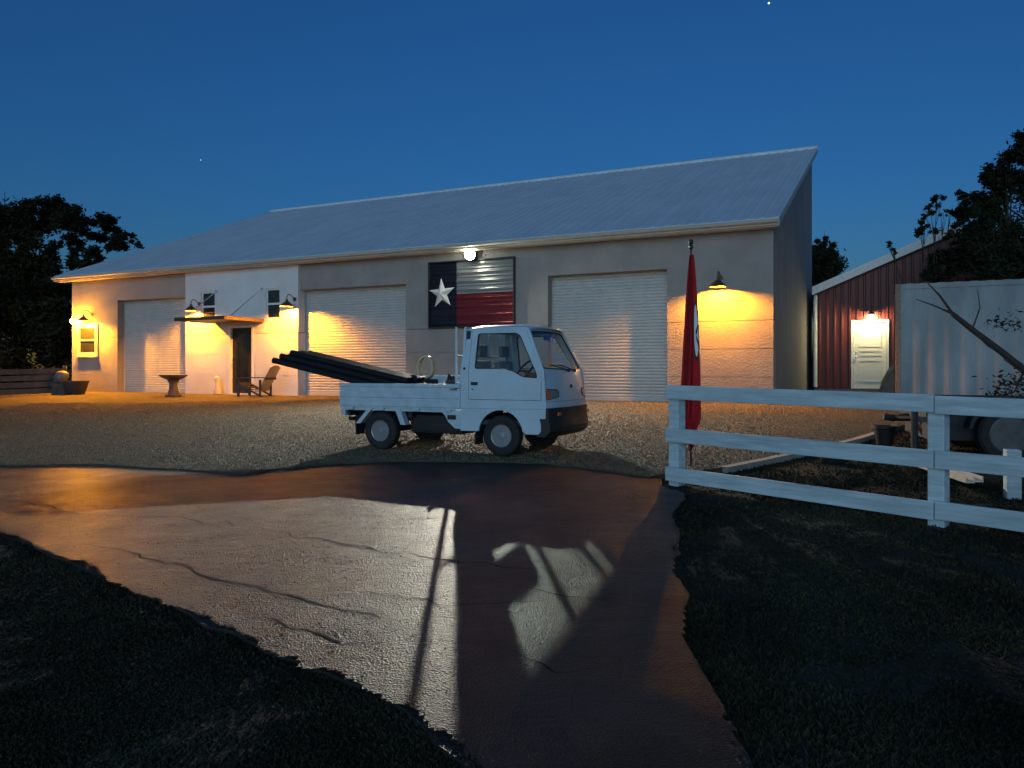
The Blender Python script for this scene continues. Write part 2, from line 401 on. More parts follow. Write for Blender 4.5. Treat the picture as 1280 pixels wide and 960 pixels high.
def stones(n):
    vs, fs = [], []; done = 0
    while done < n:
        y = 2.6 + 7 * random.random() ** 1.4; x = random.uniform(-.7, .7) * y
        if not inside(x, y, drive) or inside(x, y, lot) or noise.noise(Vector((x * .9, y * .9, 13))) < random.uniform(-.6, .5): continue
        r = random.uniform(.003, .009); z = gz(x, y) + asph_h(x, y); a = random.random() * PI; ca, sa = math.cos(a) * r, math.sin(a) * r; b = len(vs)
        vs += [(x + ca, y + sa, z - .002), (x - sa, y + ca, z - .002), (x - ca, y - sa, z - .002), (x + sa, y - ca, z - .002), (x, y, z + r * .8)]
        fs += [(b, b + 1, b + 4), (b + 1, b + 2, b + 4), (b + 2, b + 3, b + 4), (b + 3, b, b + 4)]; done += 1
    return vs, fs
tag(mesh_obj('loose_stones', *stones(2500), M['gravel']), 'small loose stones strewn over the asphalt driveway', 'stones', kind='stuff')
# cracks in the asphalt: narrow recessed seams filled with dirt
def crack(pts, wd, seed):
    bm = B(); L = []
    for (x0, y0), (x1, y1) in zip(pts, pts[1:]):
        n = max(2, int(math.hypot(x1 - x0, y1 - y0) / .05))
        for k in range(n):
            t = k / n; x = x0 + (x1 - x0) * t; y = y0 + (y1 - y0) * t
            L.append((x + noise.noise(Vector((x * 5, y * 5, seed))) * .07, y + noise.noise(Vector((x * 5, y * 5, seed + 9))) * .07))
    prev = None
    for i, (x, y) in enumerate(L):
        a = L[max(0, i - 1)]; b = L[min(len(L) - 1, i + 1)]; d = Vector((b[0] - a[0], b[1] - a[1])).normalized()
        w = wd * (.5 + .8 * abs(noise.noise(Vector((x * 9, y * 9, seed + 3))))) * min(1, i / 6, (len(L) - 1 - i) / 6)
        z = gz(x, y) + asph_h(x, y) + .0035
        q = (bm.verts.new((x - d.y * w, y + d.x * w, z)), bm.verts.new((x + d.y * w, y - d.x * w, z)))
        if prev: bm.faces.new((prev[0], prev[1], q[1], q[0]))
        prev = q
    return bm
for i, (pts, wd) in enumerate([([(-2.6, 6.6), (-1.75, 6.05), (-.95, 5.55), (-.35, 5.2), (.4, 4.95)], .011), ([(-1.75, 6.05), (-1.2, 6.5), (-.2, 6.55)], .007), ([(-3.3, 5.9), (-2.2, 5.2), (-1.3, 4.55), (-.55, 4.1)], .010), ([(-1.3, 4.55), (-.85, 4.6), (-.4, 4.35), (.3, 4.4)], .008), ([(-1.55, 4.35), (-1, 3.95), (-.5, 3.75)], .009), ([(-4.9, 7.6), (-3.9, 6.9), (-2.9, 6.7), (-2.2, 6.1)], .009), ([(.0, 4.7), (.35, 4.45), (.75, 4.2)], .008), ([(-.05, 3.7), (.2, 3.45), (.5, 3.5)], .008)]):
    tag(link('asphalt_crack', crack(pts, wd, i * 3.3), M['crack']), 'crack running through the asphalt', kind='structure')

# pale edging strip along the gravel behind the white fence
bm = B(); prev = None
for k in range(24):
    t = k / 23; x = 2.42 + (5.9 - 2.42) * t; y = 8.76 + 3.3 * t - .15 * math.sin(t * PI)
    z = gz(x, y); d = Vector((.72, .69)); n = Vector((-.69, .72)) * .055
    q = [bm.verts.new((x + n.x, y + n.y, z - .03)), bm.verts.new((x + n.x, y + n.y, z + .05)), bm.verts.new((x - n.x, y - n.y, z + .05)), bm.verts.new((x - n.x, y - n.y, z - .03))]
    if prev:
        for a in range(3): bm.faces.new((prev[a], prev[a + 1], q[a + 1], q[a]))
    else: bm.faces.new(q)
    prev = q
bm.faces.new(prev[::-1])
tag(link('garden_edging', bm, M['kerb']), 'pale edging strip between gravel and grass behind the white fence', 'edging')

# ------------------------------------------------------------------ workshop
wk = thing('workshop_building', 'long grey and white workshop with metal roof and three roller doors', 'building', (P0.x, P0.y, PAD), RZ)
# local frame: x = -s, y into the building, z up
def fpanel(name, s0, s1, z0, z1, m, holes=(), th=.3, proud=0., bev=.006):
    g = .006
    bm = panel([(-s1 + g, z0 + g), (-s0 - g, z0 + g), (-s0 - g, z1 - g), (-s1 + g, z1 - g)], holes, th, fn=lambda a, b, c: (a, c - proud, b))
    return link(name, bm, m, wk)
COURSES = [0, .63, 1.27, 1.91]
def pier(s0, s1, m, proud=0., top=1.91):
    core = B(); box(core, -s1 + .02, -s0 - .02, .03 - proud, .29, 0.02, top - .01); link('wall_core', core, m, wk)
    zs = COURSES
    for z0, z1 in zip(zs, zs[1:]): fpanel('wall_panel', s0, s1, z0, z1, m, th=.035, proud=proud)
pier(0, 2.40, M['grey_wall']); pier(5.45, 9.74, M['grey_wall']); pier(21.55, 23.96, M['grey_wall'])
def upper(pts):
    link('wall_panel', panel(pts, (), .3, fn=lambda a, b, c: (a, c, b)), M['grey_wall'], wk)
q = .006
upper([(-13.5 + q, 3.18), (-9.74, 3.18), (-9.74, 1.91 + q), (-5.45, 1.91 + q), (-5.45, 3.18), (-2.40, 3.18), (-2.40, 1.91 + q), (-q, 1.91 + q), (-q, 4.02), (-13.5 + q, 4.02)])
upper([(-23.96 + q, 1.91 + q), (-21.55, 1.91 + q), (-21.55, 3.18), (-18.2 - q, 3.18), (-18.2 - q, 4.02), (-23.96 + q, 4.02)])
# white entrance bay
for s0, s1 in ((13.5, 15.22), (16.32, 18.2)):
    core = B(); box(core, -s1 + .02, -s0 - .02, -.05, .29, .02, 1.90); link('wall_core', core, M['white_wall'], wk)
    for z0, z1 in zip(COURSES, COURSES[1:]): fpanel('wall_panel', s0, s1, z0, z1, M['white_wall'], th=.035, proud=.08)
WIN = ((14.21, 14.77, 2.34, 3.26), (16.89, 17.49, 2.34, 3.28))
g = .006
bm = panel([(-18.2 + g, 1.91 + g), (-16.32 - g, 1.91 + g), (-16.32 - g, 2.20), (-15.22 + g, 2.20), (-15.22 + g, 1.91 + g), (-13.5 - g, 1.91 + g), (-13.5 - g, 4.02), (-18.2 + g, 4.02)],
           [[(-b, c), (-a, c), (-a, d), (-b, d)] for a, b, c, d in WIN], .3, fn=lambda a, b, c: (a, c - .08, b))
link('wall_panel', bm, M['white_wall'], wk)
def window(s0, s1, z0, z1, y, m_frame, fw=.045):
    fr = panel([(-s1 - .01, z0 - .01), (-s0 + .01, z0 - .01), (-s0 + .01, z1 + .01), (-s1 - .01, z1 + .01)],
               [[(-s1 + fw, z0 + fw), (-s0 - fw, z0 + fw), (-s0 - fw, (z0 + z1) / 2 - .03), (-s1 + fw, (z0 + z1) / 2 - .03)],
                [(-s1 + fw, (z0 + z1) / 2 + .03), (-s0 - fw, (z0 + z1) / 2 + .03), (-s0 - fw, z1 - fw), (-s1 + fw, z1 - fw)]], .06, fn=lambda a, b, c: (a, y + c, b))
    w = link('window', fr, m_frame, wk)
    for a, b in ((z0 + fw, (z0 + z1) / 2 - .03), ((z0 + z1) / 2 + .03, z1 - fw)):
        p = B(); box(p, -s1 + fw - .005, -s0 - fw + .005, y + .028, y + .036, a - .005, b + .005); link('pane', p, M['dark_glass'], w)
    sl = B(); box(sl, -s1 - .03, -s0 + .03, y - .05, y + .01, z0 - .05, z0 - .012, .006); link('sill', sl, m_frame, w)
for a in WIN: window(*a, -.04, M['trim_white'])
window(22.54, 23.62, 1.28, 2.40, -.045, M['fascia'], .13)
# entry door
dr = panel([(-16.31, .02), (-15.23, .02), (-15.23, 2.19), (-16.31, 2.19)], [[(-16.20, .06), (-15.34, .06), (-15.34, 2.10), (-16.20, 2.10)]], .1, fn=lambda a, b, c: (a, -.09 + c, b))
d = link('entry_door', dr, M['trim_white'], wk); d['label'] = 'dark full-glass entry door in a white frame under the canopy'
lf = panel([(-16.19, .07), (-15.35, .07), (-15.35, 2.09), (-16.19, 2.09)], [[(-16.02, .32), (-15.52, .32), (-15.52, 1.95), (-16.02, 1.95)]], .05, fn=lambda a, b, c: (a, -.02 + c, b))
link('door_leaf', lf, M['dark_metal'], d)
p = B(); box(p, -16.03, -15.51, -.002, .012, .31, 1.96); link('pane', p, M['dark_glass'], d)
h = B(); tube(h, [(-16.1, -.02, 1.02), (-16.1, -.08, 1.02), (-15.99, -.08, 1.02)], .014); link('handle', h, M['chrome'], d)
h = B(); tube(h, [(-16.1, -.02, 1.18), (-16.1, -.05, 1.18)], .028, 12); link('deadbolt', h, M['chrome'], d)
# roller doors (curved slats in one curtain, recessed 30 cm)
def roller(s0, s1, z1):
    bm = B(); n = 40; pitch = (z1 - .12) / n; x0, x1 = -s1 - .04, -s0 + .04; rows = []
    for i in range(n):
        for k, dy in ((0, .0), (.12, -.011), (.36, -.018), (.64, -.018), (.88, -.011)):
            z = .12 + (i + k) * pitch; rows.append((bm.verts.new((x0, .30 + dy, z)), bm.verts.new((x1, .30 + dy, z)), bm.verts.new((x0, .33, z)), bm.verts.new((x1, .33, z))))
    for a, b in zip(rows, rows[1:]):
        bm.faces.new((a[0], a[1], b[1], b[0])); bm.faces.new((a[3], a[2], b[2], b[3]))
    o = link('roller_door', bm, M['shutter'], wk, smooth=False)
    b2 = B(); box(b2, x0, x1, .27, .34, .015, .125, .008); link('bottom_bar', b2, M['shutter'], o)
    for xa, xb in ((x0 - .02, x0 + .05), (x1 - .05, x1 + .02)):
        b3 = B(); box(b3, xa, xb, .255, .285, .01, z1); link('guide_rail', b3, M['shutter'], o)
    return o
for s0, s1 in ((2.40, 5.45), (9.74, 13.5), (18.2, 21.55)):
    roller(s0, s1, 3.25)
# gable and back walls
def gable(x0, name):
    pts = [(.31, 0), (10.2, 0), (10.2, 8.10), (.31, 4.12)]
    bm = panel(pts, (), .25, fn=lambda a, b, c: (x0 - c, a, b)); return link(name, bm, M['grey_wall'], wk)
gable(-.002, 'gable_wall'); gable(-23.96 + .25, 'gable_wall')
bm = B(); box(bm, -23.7, -.26, 9.95, 10.19, 0, 8.1); link('back_wall', bm, M['grey_wall'], wk)
bm = panel([(0, 4.021), (.308, 4.021), (.308, 4.12), (0, 4.0215)], (), 23.95, fn=lambda a, b, c: (-.004 - c, a, b)); link('wall_plate', bm, M['grey_wall'], wk)
# roof: ribbed sheets over the slope from eave to ridge
EY, EZ, RY, RZ2 = -.36, 4.12, 10.45, 8.42
def roof_sheet(x0, x1):
    bm = B(); prof = []
    n = round((x1 - x0) / .305); st = (x1 - x0) / n
    for i in range(n):
        a = x0 + i * st
        prof += [(a, 0), (a + st * .70, 0), (a + st * .78, .019), (a + st * .92, .019)]
    prof.append((x1, 0)); nx, nz = -(RZ2 - EZ), (RY - EY); l = math.hypot(nx, nz); nx /= l; nz /= l
    rows = []
    for yy, zz in ((EY, EZ), (RY, RZ2)):
        rows.append(([bm.verts.new((x, yy + nx * h, zz + nz * h)) for x, h in prof], [bm.verts.new((x, yy - nx * .03, zz - nz * .03)) for x, h in prof]))
    (a, a2), (b, b2) = rows
    for i in range(len(prof) - 1):
        bm.faces.new((a[i], a[i + 1], b[i + 1], b[i])); bm.faces.new((a2[i + 1], a2[i], b2[i], b2[i + 1]))
        bm.faces.new((a2[i], a2[i + 1], a[i + 1], a[i])); bm.faces.new((b[i], b[i + 1], b2[i + 1], b2[i]))
    bm.faces.new((a[0], b[0], b2[0], a2[0])); bm.faces.new((a[-1], a2[-1], b2[-1], b[-1]))
    return bm
XL, XR = -24.45, .16
nsh = 8
for i in range(nsh):
    x0 = XL + (XR - XL) * i / nsh; link('roof_sheet', roof_sheet(x0 + .001, x0 + (XR - XL) / nsh - .001), M['roof'], wk)
bm = B(); box(bm, XL, XR, EY - .03, EY + .02, EZ - .17, EZ - .035, .006); link('fascia', bm, M['fascia'], wk)
bm = B(); tube(bm, [(XL + .02, EY - .072, EZ - .085), (XR - .02, EY - .072, EZ - .085)], .042, 10); link('gutter', bm, M['fascia'], wk)
bm = B(); box(bm, XL + .05, XR - .04, EY + .022, -.09, EZ - .195, EZ - .17); link('soffit', bm, M['fascia'], wk)
bm = B(); tube(bm, [(XL, RY, RZ2 + .02), (XR, RY, RZ2 + .02)], .07, 8); link('ridge_cap', bm, M['roof'], wk)
for x0 in (XR - .05, XL):
    bm = panel([(EY, EZ - .19), (RY, RZ2 - .19), (RY, RZ2 - .03), (EY, EZ - .03)], (), .04, fn=lambda a, b, c: (x0 + .006 + c, a, b)); link('rake_trim', bm, M['fascia'], wk)
bm = B(); box(bm, -24.2, .25, -.25, -.012, -.12, .018); link('footing', bm, M['kerb'], wk)

# entrance canopy
can = thing('entrance_canopy', 'dark flat canopy hung on two rods over the glass entry door', 'canopy', W(15.85, .09, 0), RZ)
bm = B(); box(bm, -1.0, 1.0, -1.52, 0, 2.28, 2.325); box(bm, -1.02, 1.02, -1.56, -1.522, 2.25, 2.35); box(bm, -1.022, -1.002, -1.52, 0, 2.25, 2.35); box(bm, 1.002, 1.022, -1.52, 0, 2.25, 2.35); link('canopy_deck', bm, M['bronze'], can)
for x in (-.95, .95):
    bm = B(); tube(bm, [(x, -1.3, 2.34), (x, -.02, 3.27)], .012, 6); tube(bm, [(x, -.03, 3.27), (x, .0, 3.27)], .04, 10); link('tie_rod', bm, M['chrome'], can)

# ------------------------------------------------------------------ lamps
def gooseneck(s, zrim, label, power, e=0., r=.19):
    t = thing('wall_lamp', label, 'lamp', W(s, e, zrim), RZ, 'gooseneck barn lamps on the workshop')
    bm = B(); lathe(bm, [(.001, .0), (.06, 0), (.06, .025), (.001, .03)], 16, 'y', (0, -.03, .24)); link('back_plate', bm, M['bronze'], t)
    bm = B(); tube(bm, [(0, -.02, .24), (0, -.10, .30), (0, -.20, .36), (0, -.29, .36), (0, -.34, .29), (0, -.35, .2)], .014, 8); link('arm', bm, M['bronze'], t, True)
    bm = B(); lathe(bm, [(.035, .21), (.045, .15), (.075, .13), (.12, .09), (.165, .045), (r, 0), (r - .008, 0), (.155, .045), (.11, .085), (.06, .122), (.03, .14)], 28, 'z', (0, -.35, 0)); link('shade', bm, M['bronze'], t, True)
    bm = B(); bmesh.ops.create_icosphere(bm, subdivisions=2, radius=.042, matrix=Matrix.Translation((0, -.35, .065)))
    m = M['bulb_warm'].copy(); m.node_tree.nodes['Principled BSDF'].inputs['Emission Strength'].default_value = power
    link('bulb', bm, m, t)
    return t
LP = 16500
gooseneck(1.16, 2.66, 'gooseneck lamp glowing on the grey wall right of the last roller door', LP)
gooseneck(13.62, 2.66, 'gooseneck lamp glowing on the white wall right of the entry door', LP * 1.2, .08)
gooseneck(17.55, 2.66, 'gooseneck lamp glowing left of the dark entrance canopy', LP * 1.1, .08)
gooseneck(22.85, 2.50, 'gooseneck lamp glowing right above the small framed window', LP * 1.7)
t = thing('corner_lamp', 'bare glowing bulb lamp at the far left corner of the workshop', 'lamp', W(23.62, 0, 2.56), RZ)
bm = B(); lathe(bm, [(.001, 0), (.05, 0), (.05, .02), (.02, .03), (.02, .16)], 14, 'y', (0, -.19, .05)); link('bracket', bm, M['bronze'], t)
bm = B(); lathe(bm, [(.001, .12), (.05, .11), (.055, .05), (.03, .04)], 14, 'z', (0, -.2, .0)); link('cap', bm, M['bronze'], t)
bm = B(); bmesh.ops.create_icosphere(bm, subdivisions=2, radius=.085, matrix=Matrix.Translation((0, -.2, -.05)))
mb = M['bulb_warm'].copy(); mb.node_tree.nodes['Principled BSDF'].inputs['Emission Strength'].default_value = 3700; link('bulb', bm, mb, t)

# floodlight over the metal flag
fl = thing('flood_light', 'bright white floodlight over the metal flag', 'lamp', W(7.56, 0, 3.80), RZ)
bm = B(); box(bm, -.09, .09, -.05, -.002, -.09, .09, .01); tube(bm, [(0, -.04, 0), (0, -.14, .02)], .025, 8); link('mount', bm, M['dark_metal'], fl)
bm = B(); lathe(bm, [(.06, .0), (.12, -.05), (.15, -.13), (.14, -.13), (.10, -.06), (.05, -.02)], 20, 'y', (0, -.12, .02)); link('reflector', bm, M['trim_white'], fl, True)
bm = B(); bmesh.ops.create_uvsphere(bm, u_segments=20, v_segments=12, radius=.145, matrix=Matrix.Translation((0, -.27, .02)) @ Matrix.Diagonal((1, .75, 1, 1))); link('lens', bm, M['bulb_flood'], fl, True)
fd = bpy.data.lights.new('flood_beam', 'SPOT'); fo = bpy.data.objects.new('flood_beam', fd); COL.objects.link(fo)
fd.energy = 4600; fd.color = (1., .95, .78); fd.spot_size = math.radians(159); fd.spot_blend = 1.0; fd.shadow_soft_size = .04
fp = W(7.56, .46, 3.82); fo.location = fp
fo.rotation_euler = (Vector((-2.2, 6.5, .2)) - fp).to_track_quat('-Z', 'Y').to_euler()

# ------------------------------------------------------------------ metal lone-star flag on the wall
ms = thing('metal_flag_sign', 'corrugated metal flag with white star mounted on the grey wall', 'wall sign', W(7.655, 0, 1.92), RZ)
WD, HT = 2.60, 1.80; x0 = -WD / 2; xb = x0 + .86
fr = panel([(x0, 0), (-x0, 0), (-x0, HT), (x0, HT)], [[(x0 + .035, .035), (-x0 - .035, .035), (-x0 - .035, HT - .035), (x0 + .035, HT - .035)]], .08, fn=lambda a, b, c: (a, -.10 + c, b))
link('frame', fr, M['dark_metal'], ms)
def corr(xa, xc, z0, z1, y=-.03):
    bm = B(); rows = []; n = max(8, int((z1 - z0) / .012))
    for i in range(n + 1):
        z = z0 + (z1 - z0) * i / n
        ph = (z / .225) % 1.0
        d = .024 * math.exp(-((ph - .5) / .085) ** 2) + .005 * math.cos(2 * PI * z / .075)
        rows.append((bm.verts.new((xa, y - d, z)), bm.verts.new((xc, y - d, z)), bm.verts.new((xa, y + .012, z)), bm.verts.new((xc, y + .012, z))))
    for a, b in zip(rows, rows[1:]):
        bm.faces.new((a[0], a[1], b[1], b[0])); bm.faces.new((a[3], a[2], b[2], b[3])); bm.faces.new((a[0], b[0], b[2], a[2])); bm.faces.new((a[1], a[3], b[3], b[1]))
    return bm
link('blue_field', corr(x0 + .034, xb - .002, .034, HT - .034), M['sign_blue'], ms)
link('white_stripe', corr(xb + .002, -x0 - .034, HT * .5 + .002, HT - .034), M['sign_white'], ms)
link('red_stripe', corr(xb + .002, -x0 - .034, .034, HT * .5 - .002), M['sign_red'], ms)
bm = B(); cx, cz = x0 + .43, .93; ctr = bm.verts.new((cx, -.19, cz)); ring = []
for k in range(10):
    a = PI / 2 + k * PI / 5 + .06; r = .42 if k % 2 == 0 else .165
    ring.append(bm.verts.new((cx + math.cos(a) * r, -.075, cz + math.sin(a) * r)))
for k in range(10): bm.faces.new((ctr, ring[k], ring[(k + 1) % 10]))
bm.faces.new(ring[::-1]); link('star', bm, M['star'], ms)

# ------------------------------------------------------------------ small flatbed truck
TH = math.radians(-26)
tx, ty = -1.842, 10.676
lat = Vector((-math.sin(TH), math.cos(TH)))           # towards the truck's left side
org = Vector((tx, ty)) + lat * .69
TZ = .3436 + .040
tk = thing('flatbed_truck', 'small white flatbed truck carrying black pipes on the gravel', 'truck', (org.x, org.y, TZ), TH)
HW = .69
def side_y(z):       # half width of the cab at height z
    if z < .60: return HW - .012 + .012 * z / .6
    if z < 1.10: return HW
    t = (z - 1.10) / .6
    return HW - .105 * t - .03 * t * t
CZ = [.45, .60, .62, .85, 1.10, 1.25, 1.4, 1.55]
CX = [1.5, 1.7, 1.9, 2.1, 2.3]
def side_fn(sg, off=0.): return lambda a, b, c: (a, sg * (side_y(b) + off - c), b)
arch = arc(1.885, .275, .335, 172, 8, 14)
out_side = [(1.295, .315)] + [(1.545, .315)] + arch + [(2.225, .30), (2.505, .30), (2.520, .72), (2.492, 1.10), (2.245, 1.62), (2.20, 1.665), (1.37, 1.665), (1.32, 1.62), (1.295, 1.1)]
door_hole = [(1.415, .725), (2.455, .725), (2.462, 1.09), (2.215, 1.60), (2.18, 1.632), (1.43, 1.632), (1.415, 1.60)]
door_out = [(1.421, .731), (2.449, .731), (2.455, 1.088), (2.210, 1.596), (2.177, 1.626), (1.436, 1.626), (1.421, 1.597)]
def rnd(pts, r=.03, n=3):
    out = []
    for i, p in enumerate(pts):
        a = Vector(pts[i - 1]); b = Vector(p); c = Vector(pts[(i + 1) % len(pts)])
        d0 = (a - b); d1 = (c - b); r0 = min(r, d0.length * .45, d1.length * .45)
        p0 = b + d0.normalized() * r0; p1 = b + d1.normalized() * r0
        for k in range(n + 1):
            t = k / n; q = p0 * (1 - t) ** 2 + b * 2 * t * (1 - t) + p1 * t * t; out.append((q.x, q.y))
    return out
win_hole = rnd([(1.505, 1.125), (1.93, 1.125), (2.06, 1.095), (2.20, 1.02), (2.405, 1.005), (2.39, 1.08), (2.125, 1.555), (2.06, 1.592), (1.505, 1.592)], .035)
for sg in (-1, 1):
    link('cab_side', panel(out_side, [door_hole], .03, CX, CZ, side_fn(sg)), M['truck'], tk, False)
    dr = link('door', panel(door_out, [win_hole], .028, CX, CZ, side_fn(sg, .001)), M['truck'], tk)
    # dark rubber seal and glass
    inner = [(a * .968 + 1.90 * .032, b * .958 + 1.32 * .042) for a, b in win_hole]
    link('window_seal', panel(win_hole, [inner], .022, CX, CZ, side_fn(sg, .004)), M['black'], dr)
    link('window_glass', panel(inner, (), .005, CX, CZ, side_fn(sg, -.012)), M['glass'], dr)
    bm = B(); box(bm, 1.455, 1.555, sg * (HW + .004) - .012, sg * (HW + .004) + .012, .915, .955, .006); link('door_handle', bm, M['black'], dr)
    bm = B(); lathe(bm, [(.001, -.004), (.011, -.004), (.011, .004), (.001, .004)], 10, 'y', (1.475, sg * (HW + .001), .86)); link('key_lock', bm, M['black'], dr)
    bm = B(); tube(bm, [(1.30 + .02, sg * (HW + .001), .615), (1.50, sg * (HW + .003), .615), (2.50, sg * (HW + .003), .625)], .007, 6); link('side_crease', bm, M['truck'], tk, True)
    bm = B(); box(bm, 1.335, 1.395, sg * (side_y(1.56)) - .010, sg * (side_y(1.56)) + .012, 1.48, 1.63, .006); link('vent', bm, M['black'], tk)
    bm = B(); lathe(bm, [(.001, -.004), (.018, -.004), (.018, .006), (.001, .006)], 10, 'y', (1.352, sg * (HW - .005), 1.13)); link('fuel_lock', bm, M['black'], tk)
    # wheel arch lip and liner
    lip = panel(arc(1.885, .275, .347, 172, 8, 14) + arc(1.885, .275, .322, 8, 172, 14), (), .03, (), (), lambda a, b, c: (a, sg * (HW + .006 - c), b)); link('arch_lip', lip, M['truck'], tk)
    bm = B()
    la = [(a, b) for a, b in arc(1.885, .275, .338, 185, -5, 12)]
    vv = [(bm.verts.new((a, sg * (HW - .03), b)), bm.verts.new((a, sg * .42, b))) for a, b in la]
    for p, q in zip(vv, vv[1:]): bm.faces.new((p[0], q[0], q[1], p[1]))
    link('wheel_liner', bm, M['chassis'], tk)
# front face: x as a function of height, bulging towards the middle
def front_x(z):
    if z < .66: return 2.555
    if z < 1.10: return 2.555 - .06 * ((z - .66) / .44) ** 1.3
    return 2.495 - .262 * (z - 1.10) / .53
def bul(y, z): return (.085 - .015 * max(0, z - 1.1) / .5) * (1 - (abs(y) / HW) ** 3.2)
def front_fn(off=0.): return lambda a, b, c: (front_x(b) + bul(a, b) - .04 + off - c, a * side_y(b) / HW, b)
CY = frange(-HW, HW, 12); CF = [.75, .85, .95, 1.05, 1.10, 1.25, 1.4, 1.55]
wind = rnd([(-.645, 1.128), (0, 1.112), (.645, 1.128), (.655, 1.60), (.5, 1.618), (0, 1.625), (-.5, 1.618), (-.655, 1.60)], .05)
link('windscreen_frame', panel([(-HW + .005, 1.098), (HW - .005, 1.098), (HW - .005, 1.665), (-HW + .005, 1.665)], [wind], .03, CY, CF, front_fn()), M['truck'], tk)
wi = [(a * .975, 1.36 + (b - 1.36) * .95) for a, b in wind]
link('windscreen_seal', panel(wind, [wi], .03, CY, CF, front_fn(.006)), M['black'], tk)
link('windscreen', panel(wi, (), .005, CY, CF, front_fn(-.008)), M['glass'], tk)
link('front_panel', panel([(-HW + .004, .715), (HW - .004, .715), (HW - .004, 1.094), (-HW + .004, 1.094)], (), .03, CY, CF, front_fn(.003)), M['truck'], tk)
link('front_valance', panel([(-HW + .004, .635), (HW - .004, .635), (HW - .004, .711), (-HW + .004, .711)], (), .03, CY, (.66,), front_fn(.008)), M['truck'], tk)
bmp = panel([(-HW + .002, .27), (HW - .002, .27), (HW - .002, .632), (-HW + .002, .632)], (), .12, CY, (.34, .42, .5, .6), lambda a, b, c: (front_x(.6) + bul(a, .6) - .04 + .035 + (.02 if .33 < b < .45 else 0) - (.05 if b < .30 else 0) - c, a, b))
bmpo = link('bumper', bmp, M['black'], tk, True)
bm = panel([(-.56, .385), (.56, .385), (.56, .40), (-.56, .40)], (), .012, CY, (), lambda a, b, c: (front_x(.6) + bul(a, .6) + .02 + .006 - c, a, b)); link('bumper_strip', bm, M['dark_metal'], bmpo)
for sg in (-1, 1):
    bm = B(); box(bm, 0, .02, -.045, .045, -.022, .022, .006, Matrix.Translation((front_x(.5) + bul(.5, .6) + .002, sg * .5, .555))); link('fog_lamp', bm, M['amber'], bmpo)
    # headlight wraps round the corner
    hp = rnd([(sg * .672, .735), (sg * .42, .765), (sg * .405, .83), (sg * .43, .865), (sg * .672, .875)], .02)
    if sg < 0: hp = hp[::-1]
    hl = link('headlight', panel(hp, (), .03, CY, CF, front_fn(.012)), M['dark_metal'], tk)
    q = [(sg * .60, .75), (sg * .44, .772), (sg * .44, .85), (sg * .60, .862)]
    link('lens', panel(q if sg > 0 else q[::-1], (), .02, CY, CF, front_fn(.016)), M['lamp_lens'], hl)
    q = [(sg * .667, .742), (sg * .61, .75), (sg * .61, .862), (sg * .667, .868)]
    link('indicator', panel(q if sg > 0 else q[::-1], (), .02, CY, CF, front_fn(.016)), M['amber'], hl)
    bm = B(); y0 = sg * .12 + .1
    a0 = Vector((front_x(1.105) + bul(y0, 1.1) - .03, y0, 1.105)); b0 = Vector((front_x(1.19) + bul(y0 - .38, 1.19) - .028, y0 - .38, 1.175))
    tube(bm, [a0, a0.lerp(b0, .5) + Vector((.012, 0, .0)), b0], .008, 6); tube(bm, [b0 + Vector((0, .24, -.03)), b0 + Vector((0, -.1, .005))], .009, 6); tube(bm, [a0 - Vector((.02, 0, 0)), a0 + Vector((.02, 0, 0))], .018, 8); link('wiper', bm, M['black'], tk)
bm = B(); lathe(bm, [(.001, 0), (.026, 0), (.026, .012), (.001, .016)], 14, 'x', (front_x(.9) + bul(0, .9) - .034, 0, .90)); link('badge', bm, M['dark_metal'], tk)
# roof
def roof_fn(a, b, c):
    k = 1 - (abs(b) / .585) ** 4; e = 1 - max(0, abs(a - 1.76) / .46) ** 4
    bow = .085 * (1 - (b / .6) ** 2) * max(0, (a - 2.1) / .2) if a > 2.1 else 0
    return (a + bow, b, 1.645 + .075 * max(0, k) * (.55 + .45 * e) - c)
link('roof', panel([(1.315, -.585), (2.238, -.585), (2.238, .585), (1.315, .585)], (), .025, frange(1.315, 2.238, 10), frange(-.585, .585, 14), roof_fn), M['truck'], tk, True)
# cab back with window
bw = rrect(-.575, .575, 1.00, 1.625, .05)
link('cab_back', panel([(-.655, .60), (.655, .60), (.655, 1.10), (.62, 1.68), (-.62, 1.68), (-.655, 1.10)], [bw], .03, (), (), lambda a, b, c: (1.298 + .03 * max(0, b - 1.1) + c, a, b)), M['truck'], tk)
link('rear_window', panel(bw, (), .005, (), (), lambda a, b, c: (1.312 + .03 * max(0, b - 1.1) + c, a, b)), M['glass'], tk)
# interior
bm = B(); box(bm, 1.34, 2.5, -.62, .62, .40, .46); link('cab_floor', bm, M['interior'], tk)
for sg in (-1, 1):
    st = B(); box(st, 1.45, 1.86, sg * .33 - .22, sg * .33 + .22, .62, .76, .04); s = link('seat', st, M['seat'], tk)
    b2 = B(); box(b2, -.05, .05, -.21, .21, 0, .50, .04, Matrix.Translation((1.47, sg * .33, .74)) @ Matrix.Rotation(-.12, 4, 'Y')); link('backrest', b2, M['seat'], s)
    b3 = B(); box(b3, 1.395, 1.455, sg * .33 - .12, sg * .33 + .12, 1.29, 1.45, .03); link('headrest', b3, M['seat'], s)
bm = B(); box(bm, 2.22, 2.46, -.61, .61, .82, 1.08, .04); link('dashboard', bm, M['interior'], tk)
bm = B(); n = 24
pts = [Vector((0, .17 * math.cos(2 * PI * k / n), .17 * math.sin(2 * PI * k / n))) for k in range(n + 1)]
R = Matrix.Translation((2.06, -.33, 1.10)) @ Matrix.Rotation(math.radians(38), 4, 'Y')
